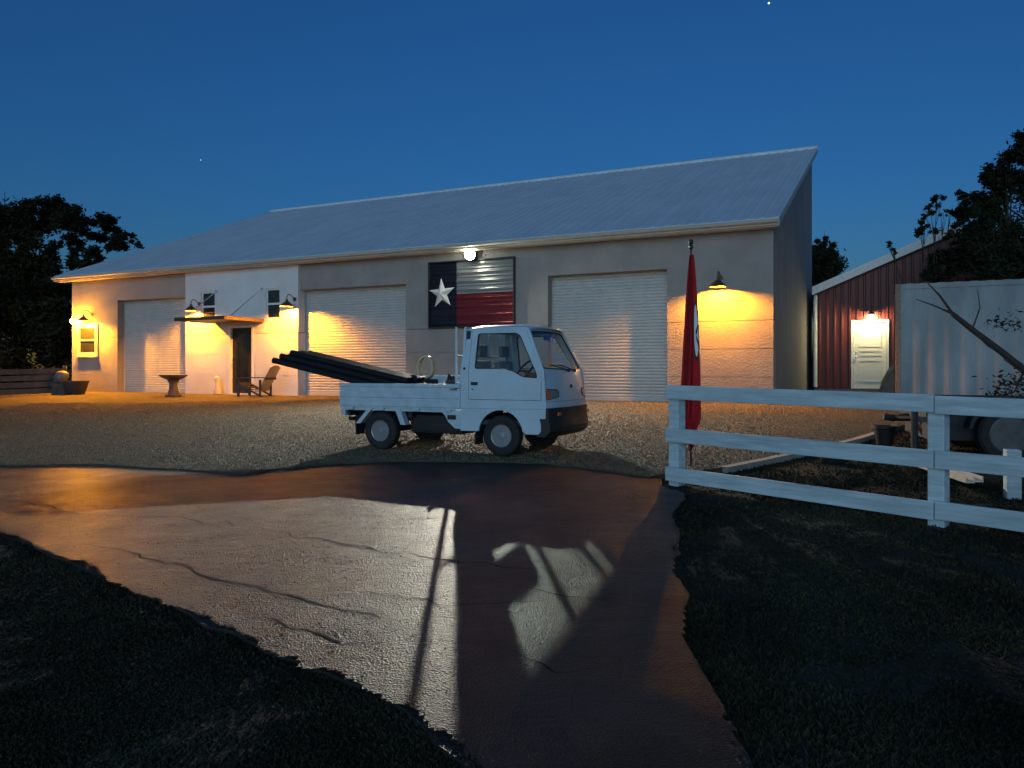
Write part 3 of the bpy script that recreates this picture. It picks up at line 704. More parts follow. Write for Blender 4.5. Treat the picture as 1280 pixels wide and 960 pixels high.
tube(bm, [R @ p for p in pts], .013, 6); tube(bm, [R @ Vector((0, -.16, 0)), R @ Vector((0, .16, 0))], .012, 6); tube(bm, [R @ Vector((0, 0, 0)), (2.25, -.33, .85)], .02, 8); link('steering_wheel', bm, M['black'], tk)
bm = B(); box(bm, -.01, .01, -.1, .1, -.025, .025, .006, Matrix.Translation((2.235, 0, 1.53))); tube(bm, [(2.24, 0, 1.53), (2.29, 0, 1.58)], .008, 6); link('rear_view_mirror', bm, M['black'], tk)
# bed
def bed_side(sg):
    y = sg * .69
    prof = [(0, .585), (.012, .585), (.012, .60), (.022, .615), (.022, .70), (.012, .712), (.012, .72), (.022, .735), (.022, .80), (.022, .87), (.030, .885), (.030, .925), (-.012, .925), (-.012, .89), (0, .885)]
    bm = B(); a = [bm.verts.new((-.668, sg * (.66 + p), z)) for p, z in prof]; b = [bm.verts.new((1.283, sg * (.66 + p), z)) for p, z in prof]
    n = len(prof)
    for i in range(n): bm.faces.new((a[i], a[(i + 1) % n], b[(i + 1) % n], b[i]))
    bm.faces.new(a[::-1]); bm.faces.new(b)
    o = link('bed_side', bm, M['truck_worn'], tk)
    for x in (-.50, .02, .60, 1.10):
        h = B(); box(h, x - .05, x + .05, sg * .675 - .022, sg * .675 + .022, .555, .60, .006); link('hinge', h, M['truck_worn'], o)
    l = B(); box(l, 1.14, 1.265, sg * .695 - .01, sg * .695 + .012, .845, .868, .005); tube(l, [(1.2, sg * .70, .857), (1.27, sg * .705, .872)], .01, 6); link('latch', l, M['chrome'], o)
for sg in (-1, 1): bed_side(sg)
bm = B(); box(bm, -.70, -.672, -.675, .675, .585, .925, .006); box(bm, -.712, -.701, -.675, .675, .70, .73); box(bm, -.712, -.701, -.675, .675, .88, .924); link('tailgate', bm, M['truck_worn'], tk)
bm = B(); box(bm, -.668, 1.283, -.655, .655, .545, .582); link('bed_floor', bm, M['truck_worn'], tk)
bm = B(); box(bm, 1.255, 1.285, -.655, .655, .583, .955, .005); link('headboard', bm, M['truck_worn'], tk)
gf = B()
for y in (-.64, -.30, .28, .64): tube(gf, [(1.205, y, .93), (1.205, y, 1.68 if y < 0 else 1.76)], .018, 8)
tube(gf, [(1.205, -.64, 1.30), (1.205, .64, 1.30)], .013, 8); tube(gf, [(1.205, -.64, .95), (1.265, -.64, .93)], .013, 6); tube(gf, [(1.205, .64, .95), (1.265, .64, .93)], .013, 6); link('guard_frame', gf, M['truck_worn'], tk)
# frame underneath, tank, brackets
bm = B()
for y in (-.34, .34): box(bm, -.64, 2.45, y - .04, y + .04, .40, .50)
for x in (-.6, .45, 1.25, 2.3): box(bm, x - .03, x + .03, -.60, .60, .46, .54)
tube(bm, [(0, -.56, .27), (0, .56, .27)], .045, 10); tube(bm, [(1.885, -.5, .27), (1.885, .5, .27)], .035, 10); link('chassis', bm, M['chassis'], tk)
bm = B(); box(bm, .38, 1.22, -.50, -.02, .24, .50, .05); link('fuel_tank', bm, M['chassis'], tk)
bm = B(); box(bm, -.66, -.30, -.40, .40, .27, .46, .05); link('engine', bm, M['chassis'], tk)
bm = panel([(.98, .57), (1.285, .57), (1.285, .335), (1.20, .34), (1.10, .42), (1.05, .50)], (), .012, (), (), lambda a, b, c: (a, -.672 + c, b)); sk = link('side_skirt', bm, M['truck_worn'], tk)
bm = B(); box(bm, 1.09, 1.22, -.684, -.673, .455, .515, .005); link('slot', bm, M['black'], sk)
for sg in (-1, 1):
    for xa, xb in ((-.20, -.40), (.24, .36)):
        bm = panel([(xa, .583), (xa + (.09 if xb > 0 else .07), .583), (xb + .06, .36), (xb - .02, .36)], (), .10, (), (), lambda a, b, c: (a, sg * (.672 - c), b)); link('fender_bracket', bm, M['truck_worn'], tk)
    bm = B(); box(bm, -.42, -.41, sg * .57 - .10, sg * .57 + .10, .20, .42); link('mud_flap', bm, M['rubber'], tk)
    bm = B(); box(bm, 1.50, 1.515, sg * .57 - .10, sg * .57 + .10, .14, .36); link('mud_flap', bm, M['rubber'], tk)
    bm = B(); box(bm, -.69, -.62, sg * .58 - .07, sg * .58 + .09, .46, .57, .006); tl = link('tail_lamp', bm, M['truck_worn'], tk)
    b2 = B(); box(b2, -.705, -.688, sg * .58 - .06, sg * .58 + .08, .475, .555, .004); link('lens', b2, M['amber'], tl)
bm = B(); box(bm, -.72, -.64, -.45, .45, .38, .44, .01); link('rear_bar', bm, M['chassis'], tk)
# wheels
def wheel(x, sg):
    ty_ = B(); lathe(ty_, [(.148, -.060), (.19, -.072), (.235, -.072), (.255, -.060), (.264, -.035), (.266, 0), (.264, .035), (.255, .060), (.235, .072), (.19, .072), (.148, .060)], 36, 'y', closed=True)
    w = link('wheel', ty_, M['rubber'], tk, True, (x, sg * .61, .266)); o = -1 if sg < 0 else 1
    r = B(); lathe(r, [(.151, .056 * o), (.147, .064 * o), (.140, .060 * o), (.132, .030 * o), (.112, .022 * o), (.100, .042 * o), (.07, .050 * o), (.055, .044 * o), (.05, .062 * o), (.001, .066 * o)], 36, 'y'); link('rim', r, M['steel'], w, True)
    for k in range(8):
        a = 2 * PI * k / 8 + .2; v = B(); lathe(v, [(.001, .0235 * o), (.017, .0235 * o), (.017, .0375 * o), (.001, .0375 * o)], 10, 'y', (.112 * math.cos(a), 0, .112 * math.sin(a))); link('rim_slot', v, M['chassis'], w)
    bk = B(); lathe(bk, [(.16, -.03 * o), (.001, -.03 * o)], 20, 'y'); link('brake_drum', bk, M['chassis'], w)
for x in (0, 1.885):
    for sg in (-1, 1): wheel(x, sg)
# load: black pipes rising over the tailgate
def tpt(x, y, z):
    c, s = math.cos(TH), math.sin(TH); return Vector((org.x + c * x - s * y, org.y + s * x + c * y, TZ + z))
R_P = .046
lay = [(-.48 + .106 * i, 0, -2.12 + .03 * (i % 3)) for i in range(7)] + [(-.427 + .106 * i, 1, -2.02 + .04 * (i % 2)) for i in range(6)] + [(-.374 + .106 * i, 2, -1.86 + .05 * (i % 2)) for i in range(5)]
for i, (y, k, xe) in enumerate(lay):                    # rest on the bed floor in front and on the tailgate behind; upper layers start further back
    f = lambda x: .985 - (x + .69) / 1.79 * .35 + k * .082 - .006
    xs = .98 - k * .34 - .03 * (i % 3)
    pts = [Vector((xs + (xe - xs) * j / 6, y, f(xs + (xe - xs) * j / 6))) for j in range(7)]
    b_ = B(); tube(b_, pts, R_P, 14, cap=False); tube(b_, pts, R_P - .007, 14, cap=False)
    o = link('pipe', b_, M['pipe'], None, True, tpt(0, 0, 0), TH)
    tag(o, 'black plastic pipe in the bundle sloping out over the truck tailgate', 'pipe', 'black pipes loaded on the truck bed')
# coil of tan hose standing in the bed, black strap heap
bm = B()
pts = []
for k in range(120):
    a = 2 * PI * k / 24; pts.append((.135 * math.cos(a) + .004 * math.sin(k), -.045 + .018 * k / 24, .17 + .165 * math.sin(a)))
tube(bm, pts, .016, 7); o = link('hose_coil', bm, M['hose'], None, True, tpt(-.05, .60, .985), TH)
tag(o, 'coil of tan hose standing upright in the truck bed', 'hose')
bm = B(); box(bm, -.22, .14, .46, .655, .583, .97, .02)
tag(link('tool_crate', bm, M['chassis'], None, False, tpt(0, 0, 0), TH), 'dark crate in the truck bed under the hose coil', 'crate')
bm = B(); bmesh.ops.create_icosphere(bm, subdivisions=3, radius=1)
for v in bm.verts:
    v.co *= 1 + .35 * noise.noise(v.co * 2.1); v.co = Vector((v.co.x * .10, v.co.y * .10, max(-.21, v.co.z * .24)))
tag(link('strap_bundle', bm, M['black'], None, True, tpt(.98, -.42, .80), TH), 'black bundle of straps in the bed corner behind the cab', 'strap bundle')

bm = B(); box(bm, -.28, 1.22, .635, .672, .928, 1.03, .006)
tag(link('plank', bm, M['truck_worn'], None, False, tpt(0, 0, 0), TH), 'pale plank standing on edge along the far side of the truck bed', 'plank')

# ------------------------------------------------------------------ white rail fence
fn0 = Vector((1.68, 8.00)); fdir = Vector((.669, -.743)).normalized(); fnr = Vector((-.743, -.669)).normalized()   # fnr faces the camera
fence = thing('rail_fence', 'white three-rail board fence crossing the grass on the right', 'fence', (fn0.x, fn0.y, gz(*fn0)), math.atan2(fdir.y, fdir.x))
def fz(t): p = fn0 + fdir * t; return gz(p.x, p.y) - gz(*fn0)
SP = 2.53
slope = (fz(3 * SP) - fz(0)) / (3 * SP)
for k in range(4):
    t = k * SP; z = slope * t
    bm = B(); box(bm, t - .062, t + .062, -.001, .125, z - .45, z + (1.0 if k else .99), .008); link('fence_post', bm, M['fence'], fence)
for k in range(3):
    for zc in (.948, .515, .108):
        t0, t1 = k * SP + (.004 if k else -.075), (k + 1) * SP - .004
        bm = B(); ph = random.uniform(-.006, .006)
        box(bm, t0, t1, -.042, -.003, zc - .072, zc + .072, .006)
        for v in bm.verts: v.co.z += slope * v.co.x + ph + .006 * math.sin(v.co.x * 2.2 + zc * 9)
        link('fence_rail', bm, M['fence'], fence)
bm = B(); box(bm, -.06, .06, -.06, .06, -.4, .43, .008)
fp_ = thing('short_post', 'short white post behind the right end of the rail fence', 'post', (4.62, 7.1, gz(4.62, 7.1)), -.3); link('post_shaft', bm, M['fence'], fp_)

# red drooping flag on its pole
fx, fy = 2.09, 8.98
ban = thing('flag_banner', 'red flag hanging limp from a black pole behind the white fence', 'flag', (fx, fy, gz(fx, fy)))
TOP = 1.5 + (462 - 308) / 961 * fy - gz(fx, fy)
bm = B(); tube(bm, [(0, 0, -.3), (0, 0, TOP)], [.012, .010], 8); link('pole', bm, M['black'], ban)
bm = B(); lathe(bm, [(.001, -.05), (.016, -.05), (.016, -.03), (.026, -.02), (.026, .01), (.014, .02), (.026, .035), (.03, .055), (.018, .08), (.001, .085)], 12, 'z', (0, 0, TOP)); link('finial', bm, M['black'], ban, True)
# cloth: narrow at the top, folded, widening downwards
def cloth_pt(u, v, off=0.):          # u 0..1 across, v 0..1 down
    top, bot = TOP - .10, .38
    z = top + (bot - top) * v
    wl = -.020 - .118 * v ** .75; wr = .022 + .082 * min(1, v * 1.6) ** .7
    if v > .86: wr -= (v - .86) * .75; z += .0
    if v > .93: wl += (v - .93) * 1.1
    x = wl + (wr - wl) * u
    y = -.02 + .06 * math.sin(u * PI * 3.2 + v * 1.6) * (.25 + v) * (1 - .85 * sstep(.38, .6, u)) + .016 * math.sin(v * 8 + u * 3) * v - .02 * u
    z -= .16 * u * v * (1 - u * .3) * (1 if v < .9 else .8)
    if v > .93: z -= .12 * (1 - abs(u - .55) * 1.6)
    return Vector((x, y - off, z))
bm = B(); NU, NV = 22, 60
gr = [[bm.verts.new(cloth_pt(i / NU, j / NV)) for i in range(NU + 1)] for j in range(NV + 1)]
fs = [bm.faces.new((gr[j][i], gr[j][i + 1], gr[j + 1][i + 1], gr[j + 1][i])) for j in range(NV) for i in range(NU)]
bmesh.ops.solidify(bm, geom=fs, thickness=.003); link('flag_cloth', bm, M['flag_red'], ban, True)
def strip_on_cloth(loop, off, th=.002, holes=()):
    xs = frange(0, 1, 24); return panel(loop, holes, th, xs, frange(0, 1, 50), lambda a, b, c: cloth_pt(a, b, off - c))
def oval(cu, cv, ru, rv, n=28, a0=0, a1=360): return [(cu + ru * math.cos(math.radians(a0 + (a1 - a0) * k / n)), cv + rv * math.sin(math.radians(a0 + (a1 - a0) * k / n))) for k in range(n)]
em = link('emblem', strip_on_cloth(oval(.80, .40, .19, .155), .008), M['flag_white'], ban)
link('emblem_outline', strip_on_cloth(oval(.80, .40, .195, .160), .010, .002, [oval(.80, .40, .15, .137)]), M['flag_black'], em)
def stroke(pts, w):
    l = []; r = []
    for i, p in enumerate(pts):
        a = Vector(pts[max(0, i - 1)]); b = Vector(pts[min(len(pts) - 1, i + 1)]); d = (b - a).normalized(); n = Vector((-d.y * w, d.x * w * .35)); l.append((p[0] + n.x, p[1] + n.y)); r.append((p[0] - n.x, p[1] - n.y))
    return l + r[::-1]
link('emblem_stroke', strip_on_cloth(stroke([(.93, .375), (.86, .395), (.78, .415), (.82, .44), (.90, .46), (.94, .485)], .035), .011), M['flag_black'], em)
bm = B(); tube(bm, [(.01, -.03, .36), (.012, -.03, .26), (.03, -.03, .22), (.05, -.03, .24)], .007, 6); link('hook', bm, M['black'], ban)

# ------------------------------------------------------------------ red barn on the right
BX = Vector((.9004, -.4350)); b0 = Vector((10.66, 24.0)); BZ = .90
barn = thing('red_barn', 'red metal barn with white trimmed roof and lit white door', 'building', (b0.x, b0.y, BZ), RZ)
XA, XB, AP, DEP = -1.16, 6.5, 2.7, 8.5
def barn_top(x): return 3.17 + .42 * (x - XA) if x < AP else 3.17 + .42 * (2 * AP - x - XA)
TOPB = barn_top(AP); XB = 2 * AP - XA
# ribbed front sheets, each its own piece, with the door gap
def ribbed(x0, x1, zb, ztop):
    bm = B(); prof = []
    n = max(1, round((x1 - x0) / .23)); st = (x1 - x0) / n
    for i in range(n):
        a = x0 + i * st; prof += [(a, 0), (a + st * .62, 0), (a + st * .72, -.03), (a + st * .9, -.03)]
    prof.append((x1 - .001, 0))
    lo = [(bm.verts.new((x, d, zb)), bm.verts.new((x, .05, zb))) for x, d in prof]; hi = [(bm.verts.new((x, d, ztop(x))), bm.verts.new((x, .05, ztop(x)))) for x, d in prof]
    for i in range(len(prof) - 1):
        bm.faces.new((lo[i][0], lo[i + 1][0], hi[i + 1][0], hi[i][0])); bm.faces.new((lo[i + 1][1], lo[i][1], hi[i][1], hi[i + 1][1])); bm.faces.new((hi[i][0], hi[i + 1][0], hi[i + 1][1], hi[i][1]))
    bm.faces.new((lo[0][0], hi[0][0], hi[0][1], lo[0][1])); bm.faces.new((lo[-1][0], lo[-1][1], hi[-1][1], hi[-1][0]))
    return bm
for x0, x1, zb in ((XA, -.07, 0), (-.07, .99, 2.14), (.99, 2.6, 0), (2.6, 4.4, 0), (4.4, XB, 0)):
    link('wall_sheet', ribbed(x0, x1, zb, lambda x: barn_top(x) - .02), M['red_barn'], barn)
for x0 in (XA + .002, XB - .06):
    bm = B(); box(bm, x0, x0 + .055, .052, DEP, 0, 3.0); link('side_wall', bm, M['red_barn'], barn)
bm = panel([(XA + .06, 0), (XB - .06, 0), (XB - .06, 3.0), (AP, TOPB - .05), (XA + .06, 3.0)], (), .05, fn=lambda a, b, c: (a, DEP - c, b)); link('back_wall', bm, M['red_barn'], barn)
for sg in (-1, 1):
    xe = XA - .03 if sg < 0 else XB + .30
    ze = barn_top(XA) - .42 * (.03 if sg < 0 else .30)
    bm = panel([(-.20, 0), (DEP + .3, 0), (DEP + .3, 1), (-.20, 1)], (), .06, fn=lambda a, b, c: (xe + (AP - xe) * b, a, ze + (TOPB - ze) * b + .005 + c)); link('roof', bm, M['roof'], barn)
    bm = panel([(xe, ze - .20), (AP - sg * -.001, TOPB - .20), (AP - sg * -.001, TOPB + .06), (xe, ze + .06)], (), .03, fn=lambda a, b, c: (a, -.235 + c, b)); link('rake_trim', bm, M['trim_white'], barn)
fr = panel([(-.07, 0), (.99, 0), (.99, 2.14), (-.07, 2.14)], [[(0, .02), (.92, .02), (.92, 2.06), (0, 2.06)]], .12, fn=lambda a, b, c: (a, -.05 + c, b))
bd = link('door', fr, M['trim_white'], barn); bd['label'] = 'white panelled barn door lit by the lamp above it'
bm = B(); box(bm, .005, .915, 0, .045, .03, 2.055); link('door_leaf', bm, M['door_white'], bd)
for z0, z1 in ((1.30, 1.92), (1.02, 1.20), (.22, .90)):
    p = panel(rrect(.14, .78, z0, z1, .03), [rrect(.18, .74, z0 + .04, z1 - .04, .02)], .014, fn=lambda a, b, c: (a, -.012 + c, b)); link('door_moulding', p, M['door_white'], bd)
bm = B(); lathe(bm, [(.001, -.06), (.026, -.055), (.03, -.04), (.012, -.02), (.012, 0)], 14, 'y', (.07, 0, .98)); lathe(bm, [(.001, -.02), (.022, -.015), (.022, 0)], 12, 'y', (.07, 0, 1.13)); link('door_knob', bm, M['chrome'], bd)
bm = B(); box(bm, XA + .01, XB - .01, .06, DEP - .06, -.4, .02); link('foundation', bm, M['kerb'], barn)
bm = B(); tube(bm, [(XA + .06, -.12, .05), (XA + .06, -.12, 2.75), (XA + .06, -.02, 2.95)], .055, 8); link('downpipe', bm, M['trim_white'], barn)
bl = thing('barn_door_lamp', 'small lamp glowing above the white barn door', 'lamp', (b0.x + BX.x * .5, b0.y + BX.y * .5, BZ + 2.28), RZ)
bm = B(); lathe(bm, [(.001, 0), (.055, 0), (.055, .03), (.001, .03)], 14, 'y', (0, -.07, .03)); tube(bm, [(0, -.05, .05), (0, -.22, .12), (0, -.34, .06)], .012, 6); link('bracket', bm, M['bronze'], bl)
bm = B(); lathe(bm, [(.02, .10), (.05, .08), (.10, .0), (.095, .0), (.04, .07)], 16, 'z', (0, -.34, -.01)); link('shade', bm, M['bronze'], bl, True)
bm = B(); bmesh.ops.create_icosphere(bm, subdivisions=2, radius=.05, matrix=Matrix.Translation((0, -.34, -.02))); link('bulb', bm, M['bulb_barn'], bl)

# ------------------------------------------------------------------ white shipping container
cd = Vector((.90, -.436)).normalized(); ck = thing('shipping_container', 'white corrugated shipping container standing beyond the fence', 'container', (8.05, 16.15, gz(8.05, 16.15)), math.atan2(cd.y, cd.x))
CL, CWD, CH = 6.06, 2.44, 2.60
def corr_wall(length, fn_, zt):
    bm = B(); prof = []; n = int(length / .28); st = length / n
    for i in range(n):
        a = i * st; prof += [(a, 0), (a + st * .22, 0), (a + st * .52, .013), (a + st * .72, .013)]
    prof.append((length, 0))
    lo = [bm.verts.new(fn_(a, d, .14)) for a, d in prof]; hi = [bm.verts.new(fn_(a, d, zt)) for a, d in prof]
    for i in range(len(prof) - 1): bm.faces.new((lo[i], lo[i + 1], hi[i + 1], hi[i]))
    return bm
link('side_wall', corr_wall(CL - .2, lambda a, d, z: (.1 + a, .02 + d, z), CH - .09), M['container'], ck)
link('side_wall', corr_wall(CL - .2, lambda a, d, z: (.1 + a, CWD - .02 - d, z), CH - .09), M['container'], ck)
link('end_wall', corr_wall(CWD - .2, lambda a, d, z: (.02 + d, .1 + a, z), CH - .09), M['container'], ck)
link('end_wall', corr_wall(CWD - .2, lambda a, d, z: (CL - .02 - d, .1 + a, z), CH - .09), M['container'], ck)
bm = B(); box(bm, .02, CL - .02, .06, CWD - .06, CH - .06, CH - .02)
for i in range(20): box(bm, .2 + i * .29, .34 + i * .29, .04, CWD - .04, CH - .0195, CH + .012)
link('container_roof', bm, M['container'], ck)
for x in (0, CL - .1):
    for y in (0, CWD - .1):
        bm = B(); box(bm, x, x + .1, y, y + .1, .0, CH, .01); link('corner_post', bm, M['lamplit_post'] if x == 0 else M['container'], ck)
for y in (0.005, CWD - .085):
    for z in (.02, CH - .10):
        bm = B(); box(bm, .102, CL - .102, y, y + .08, z, z + .10); link('side_rail', bm, M['container'], ck)

# black low trailer behind the fence
tr = thing('utility_trailer', 'low black utility trailer parked on the grass behind the fence', 'trailer', (5.80, 9.05, gz(5.8, 9.05)), math.radians(-17))
bm = B(); box(bm, -.80, 2.4, .02, 1.48, .24, .54); box(bm, -.80, 2.4, .0, .03, .541, .74); box(bm, -.80, 2.4, 1.47, 1.5, .541, .74); box(bm, -.83, -.801, 0, 1.5, .44, .74); link('trailer_bed', bm, M['chassis'], tr)
bm = panel(arc(0, .33, .44, 170, 10, 14) + arc(0, .33, .40, 10, 170, 14), (), .24, fn=lambda a, b, c: (a, -.25 + c, b)); link('fender', bm, M['chassis'], tr)
for y in (-.14, 1.64):
    bm = B(); lathe(bm, [(.22, -.09), (.30, -.09), (.33, -.06), (.335, 0), (.33, .06), (.30, .09), (.22, .09)], 30, 'y', (0, y, .335), closed=True); w = link('wheel', bm, M['rubber'], tr, True)
    bm = B(); lathe(bm, [(.225, -.08), (.205, -.085), (.195, -.05), (.15, -.035), (.10, -.05), (.06, -.055), (.001, -.058)], 30, 'y', (0, y, .335)); link('rim', bm, M['dull_rim'], w, True)
bm = B(); tube(bm, [(-.82, .45, .47), (-1.08, .75, .45)], .035, 8); tube(bm, [(-.82, 1.1, .47), (-1.08, .75, .45)], .035, 8); tube(bm, [(-1.05, .75, .45), (-1.18, .75, .47)], .045, 8); link('tongue', bm, M['chassis'], tr)
bm = B(); tube(bm, [(-.98, -.12, .0), (-.98, -.12, .62)], .04, 10); tube(bm, [(-.98, -.12, .60), (-.98, -.24, .64)], .014, 6); box(bm, -1.08, -.88, -.22, -.02, -.01, .015); box(bm, -.98, -.82, -.14, .02, .46, .52); link('jack', bm, M['black'], tr)
bm = B(); box(bm, -.72, -.60, -.022, -.001, .62, .67, .006); link('marker_lamp', bm, M['amber'], tr)

# pale rails lying on the grass
rl = None
for i, (x, y, a, lb) in enumerate(((4.60, 8.10, 0, 'pale metal rail lying on the grass by the fence post, the rear one'), (4.47, 8.06, .03, 'pale metal rail lying on the grass by the fence post, nearest the fence'))):
    bm = B(); box(bm, -.75, .75, -.04, .04, 0, .012); box(bm, -.75, .75, -.04, -.03, .0125, .055); box(bm, -.75, .75, .03, .04, .0125, .055)
    tag(link('metal_rail', bm, M['lumber'], None, False, (x, y, gz(x, y) + .05), math.radians(-100) + a), lb, 'rail', 'metal rails lying on the grass')
# small dark pot and block on the grass edge
pt = thing('flower_pot', 'small round dark pot at the end of the edging strip', 'pot', (5.16, 10.65, gz(5.16, 10.65)))
bm = B(); lathe(bm, [(.001, 0), (.10, 0), (.14, .22), (.155, .23), (.155, .27), (.135, .27), (.13, .22), (.001, .22)], 20); link('pot_shell', bm, M['black'], pt, True)
bm = B(); lathe(bm, [(.001, .235), (.128, .222)], 16); link('soil', bm, M['soil'], pt)
bm = B(); box(bm, -.14, .14, -.08, .08, -.02, .13, .03); box(bm, -.10, .10, -.05, .05, .131, .15)
tag(link('rubber_block', bm, M['black'], None, True, (3.86, 9.25, gz(3.86, 9.25)), .4), 'small black rubber block on the grass behind the fence', 'block')
# tarp heap beside barn door
bm = B(); n = 18
gr = [[None] * (n + 1) for _ in range(n + 1)]
for i in range(n + 1):
    for j in range(n + 1):
        u, v = i / n, j / n; h = 1.25 * math.sin(PI * u) ** .6 * (1 - v * .85) * (.8 + .4 * noise.noise(Vector((u * 3, v * 3, 1))))
        gr[i][j] = bm.verts.new((u * .75 - .35 + .08 * noise.noise(Vector((u * 5, v * 5, 4))), -v * .8 + .1 * noise.noise(Vector((u * 6, v * 5, 8))), max(.01, h)))
fs = [bm.faces.new((gr[i][j], gr[i + 1][j], gr[i + 1][j + 1], gr[i][j + 1])) for i in range(n) for j in range(n)]
bmesh.ops.solidify(bm, geom=fs, thickness=.01)
tag(link('tarp_heap', bm, M['tarp'], None, True, (9.80, 19.75, gz(9.8, 19.75)), RZ), 'crumpled pale tarp over a heap right of the barn door', 'tarp')

# ------------------------------------------------------------------ things along the workshop front
def adirondack(loc, rz):
    t = thing('garden_chair', 'slatted wooden garden chair facing away from the entry door', 'chair', loc, rz)
    for y in (-.27, .27):
        bm = panel([(.42, .0), (.50, .0), (.50, .36), (.40, .38), (-.35, .02), (-.42, .0), (-.40, -.0), (-.28, .0), (.10, .18), (.42, .28)], (), .03, fn=lambda a, b, c: (a, y - .015 + c, b)); link('leg', bm, M['chair_dark'], t)
        bm = B(); box(bm, -.30, -.24, y - .015, y + .015, .02, .50); link('leg', bm, M['chair_dark'], t)
        bm = B(); box(bm, -.38, .50, y - .07, y + .07, .55, .575, .006); link('armrest', bm, M['chair_dark'], t)
        bm = B(); box(bm, .42, .47, y - .03, y + .03, .36, .549); link('arm_post', bm, M['chair_dark'], t)
    for i in range(6):
        x = .46 - i * .115; bm = B(); box(bm, x - .048, x + .048, -.25, .25, .385 - i * .045, .405 - i * .045); link('seat_slat', bm, M['chair_dark'], t)
    for i in range(6):
        y = -.225 + i * .09; hgt = .80 + .10 * math.sin(PI * (i + .5) / 6)
        bm = B(); box(bm, -.012, .012, -.041, .041, 0, hgt, .004, Matrix.Translation((-.18, y, .17)) @ Matrix.Rotation(-.55, 4, 'Y')); link('back_slat', bm, M['chair'], t)
    bm = B(); box(bm, -.46, -.42, -.27, .27, .50, .56); link('back_rail', bm, M['chair_dark'], t)
    return t
cp = Vector((-7.53, 22.75)); adirondack((cp.x, cp.y, gz(cp.x, cp.y) + .034), math.radians(180 - 16))
bp = Vector((-10.31, 23.41)); bbz = gz(bp.x, bp.y) + .034
bb = thing('bird_bath', 'dark pedestal bird bath in front of the far roller door', 'bird bath', (bp.x, bp.y, bbz))
bm = B(); lathe(bm, [(.001, 0), (.24, 0), (.25, .05), (.19, .09), (.13, .20), (.115, .36), (.15, .46), (.19, .50), (.001, .50)], 24); link('pedestal', bm, M['stone'], bb, True)
bm = B(); lathe(bm, [(.001, .502), (.16, .503), (.30, .56), (.40, .63), (.41, .66), (.38, .665), (.26, .60), (.001, .575)], 28); link('bowl', bm, M['stone'], bb, True)
op = W(16.55, .3); bm = B()
lathe(bm, [(.001, 0), (.13, 0), (.14, .04), (.11, .2), (.085, .34), (.07, .42), (.085, .46), (.07, .53), (.03, .57), (.001, .575)], 16)
tag(link('garden_ornament', bm, M['ornament'], None, True, (op.x, op.y, PAD + .03)), 'small pale garden ornament standing left of the entry door', 'ornament')
pp = Vector((-14.25, 25.1)); pz = gz(pp.x, pp.y) + .034
pl = thing('planter', 'wide dark planter bowl at the left corner of the workshop', 'planter', (pp.x, pp.y, pz))
bm = B(); lathe(bm, [(.001, 0), (.26, 0), (.33, .2), (.38, .40), (.40, .40), (.40, .45), (.36, .45), (.33, .38), (.001, .38)], 24); link('bowl', bm, M['black'], pl, True)
bm = B(); lathe(bm, [(.001, .41), (.33, .385)], 20); link('soil', bm, M['soil'], pl)
bp2 = Vector((-14.95, 25.5)); bm = B(); bmesh.ops.create_icosphere(bm, subdivisions=3, radius=1)
for v in bm.verts:
    v.co *= 1 + .16 * noise.noise(v.co * 2.3); v.co = Vector((v.co.x * .25, v.co.y * .18, v.co.z * .20))
    v.co = Matrix.Rotation(-.35, 3, 'Y') @ v.co
bg_ = thing('grey_bag', 'pale grey bag propped up behind the dark planter', 'bag', (bp2.x, bp2.y, gz(bp2.x, bp2.y))); link('bag_body', bm, M['grey_bag'], bg_, True, (0, 0, .62))
bm = B(); box(bm, -.22, .22, -.18, .18, -.03, .40, .02); link('bag_stand', bm, M['wood'], bg_)
sp_ = W(22.75, .75); sv, sf = [], []
random.seed(21)
for k in range(70):
    a = random.random() * 2 * PI; ln = random.uniform(.3, .62); el_ = random.uniform(.25, 1.2); r0 = .08 * random.random(); dx, dy = math.cos(a), math.sin(a); b_ = len(sv); wd = .016
    p1 = Vector((dx * r0, dy * r0, 0)); p2 = p1 + Vector((dx * math.cos(el_), dy * math.cos(el_), math.sin(el_))) * ln * .6; p3 = p2 + Vector((dx, dy, random.uniform(-.6, .4))) * ln * .4; nn = Vector((-dy, dx, 0)) * wd
    sv += [tuple(p1 - nn), tuple(p1 + nn), tuple(p2 + nn), tuple(p2 - nn), tuple(p3)]; sf += [(b_, b_ + 1, b_ + 2, b_ + 3), (b_ + 3, b_ + 2, b_ + 4)]
o = mesh_obj('dry_plant', sv, sf, M['straw']); o.location = (sp_.x, sp_.y, gz(sp_.x, sp_.y) + .03); tag(o, 'straw-coloured spiky plant beside the wall under the small window', 'plant')
# dark wooden fence far left
f0, f1 = Vector((-14.95, 25.7)), Vector((-22.5, 22.6)); L_ = (f1 - f0).length; ang = math.atan2(f1.y - f0.y, f1.x - f0.x)
lf = thing('wooden_fence', 'dark weathered board fence left of the workshop', 'fence', (f0.x, f0.y, gz(*f0)), ang)
for k in range(5):
    t = k * L_ / 4; q = f0 + (f1 - f0) * t / L_; bm = B(); box(bm, t - .06, t + .06, -.06, .06, gz(*q) - gz(*f0) - .3, gz(*q) - gz(*f0) + .98, .006); link('fence_post', bm, M['wood'] if k != 1 else M['lumber'], lf)
for k in range(4):
    for zc in (.16, .38, .60, .82):
        t0, t1 = k * L_ / 4 + .003, (k + 1) * L_ / 4 - .003; bm = B(); box(bm, t0, t1, .062, .09, zc - .085, zc + .085, .004)
        for v in bm.verts:
            q = f0 + (f1 - f0) * v.co.x / L_; v.co.z += gz(*q) - gz(*f0)
        link('fence_board', bm, M['wood'], lf)

